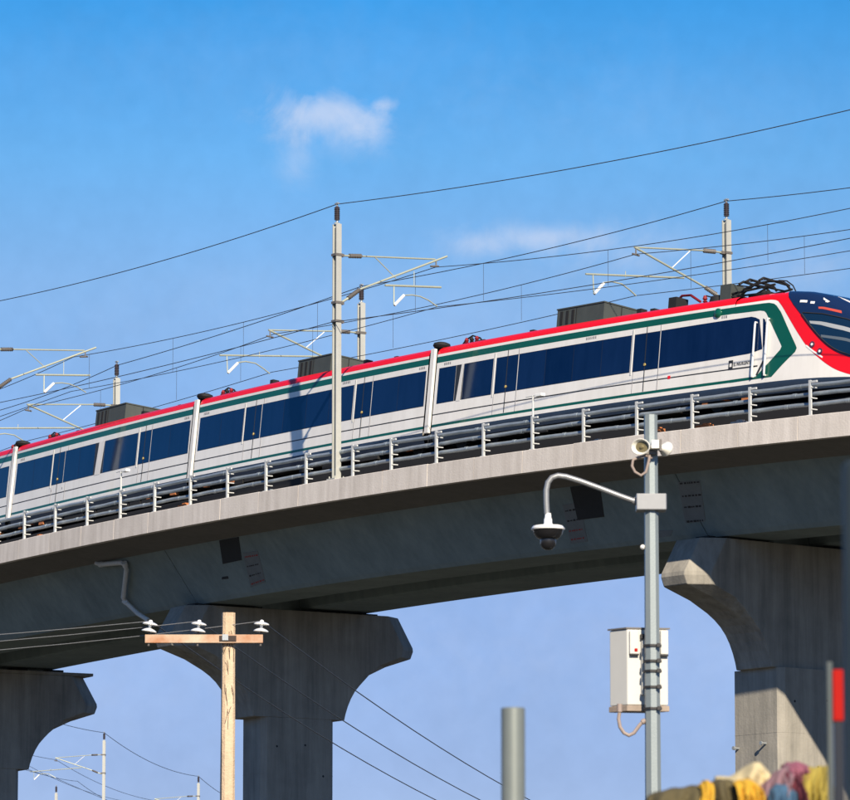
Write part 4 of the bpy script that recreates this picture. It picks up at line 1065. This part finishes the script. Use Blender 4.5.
KH = cl('cloth_olive_brown', (.085,.07,.032), (.03,.026,.014)); CR = cl('cloth_cream', (.50,.42,.24), (.30,.23,.11)); YE = cl('cloth_yellow', (.55,.32,.025), (.30,.16,.012))
PK = cl('cloth_mauve', (.22,.13,.15), (.10,.05,.07)); MA = cl('cloth_maroon', (.12,.02,.035), (.05,.01,.02)); BL = cl('cloth_blue', (.05,.12,.20), (.02,.04,.09)); OL = cl('cloth_olive_yellow', (.34,.27,.05), (.14,.11,.02))
PI = cl('cloth_pink', (.26,.085,.125), (.14,.045,.07))
cloth('dull olive brown cloth draped at the left end of the heap', [(644,797), (660,791), (680,788), (700,786)], .30, KH, seed=1)
cloth('narrow bright yellow cloth showing at the left of the heap', [(697,787), (703,781), (709,783)], .30, YE, seed=2, y0=-.06, k=4, fold=.01)
cloth('brown cloth sagging under the cream one', [(707,785), (722,778), (736,781), (748,790)], .30, KH, seed=3, y0=-.04)
cloth('cream cloth forming the peak of the heap', [(712,777), (726,776), (738,770), (750,761.5), (756,762), (766,773), (774,786)], .16, CR, seed=4, y0=.10, k=6)
cloth('bright yellow fold hanging below the cream cloth', [(733,783), (742,779), (753,780), (760,788)], .20, YE, seed=5, y0=-.10, k=5)
cloth('faded mauve cloth slanting up to the right', [(755,790), (766,779), (776,770), (786,766), (790,772)], .26, PK, seed=6, y0=-.02, k=5)
cloth('blue cloth hanging under the mauve one', [(764,792), (774,784), (786,784), (794,792)], .25, BL, seed=7, y0=-.12, k=5)
cloth('maroon cloth in the middle of the heap', [(783,776), (790,770), (800,772), (806,782)], .30, MA, seed=8, y0=-.05, k=4)
cloth('pink cloth at the top right of the heap', [(783,767), (790,764), (800,763.5), (806,766)], .07, PI, seed=9, y0=.06, k=4)
cloth('olive yellow cloth at the right end of the heap', [(798,772), (806,767), (818,766.5), (829,763)], .34, OL, seed=10, y0=.0, k=7)
stall = thing('stall_frame', 'dark timber rail and posts carrying the heap of cloths', 'stall', (P(740, 800, DC).x, DC, 0))
za = P(740, 806, DC).z
m = MB(); m.box(P(640,800,DC).x, P(836,800,DC).x, DC-.04, DC+.04, za-.06, za-.005); m.build('top_rail', M['under'], stall)
for x in (642, 833):
    m = MB(); xx = P(x, 800, DC).x; m.box(xx-.03, xx+.03, DC-.03, DC+.03, 0, za-.062); m.build('leg', M['under'], stall)
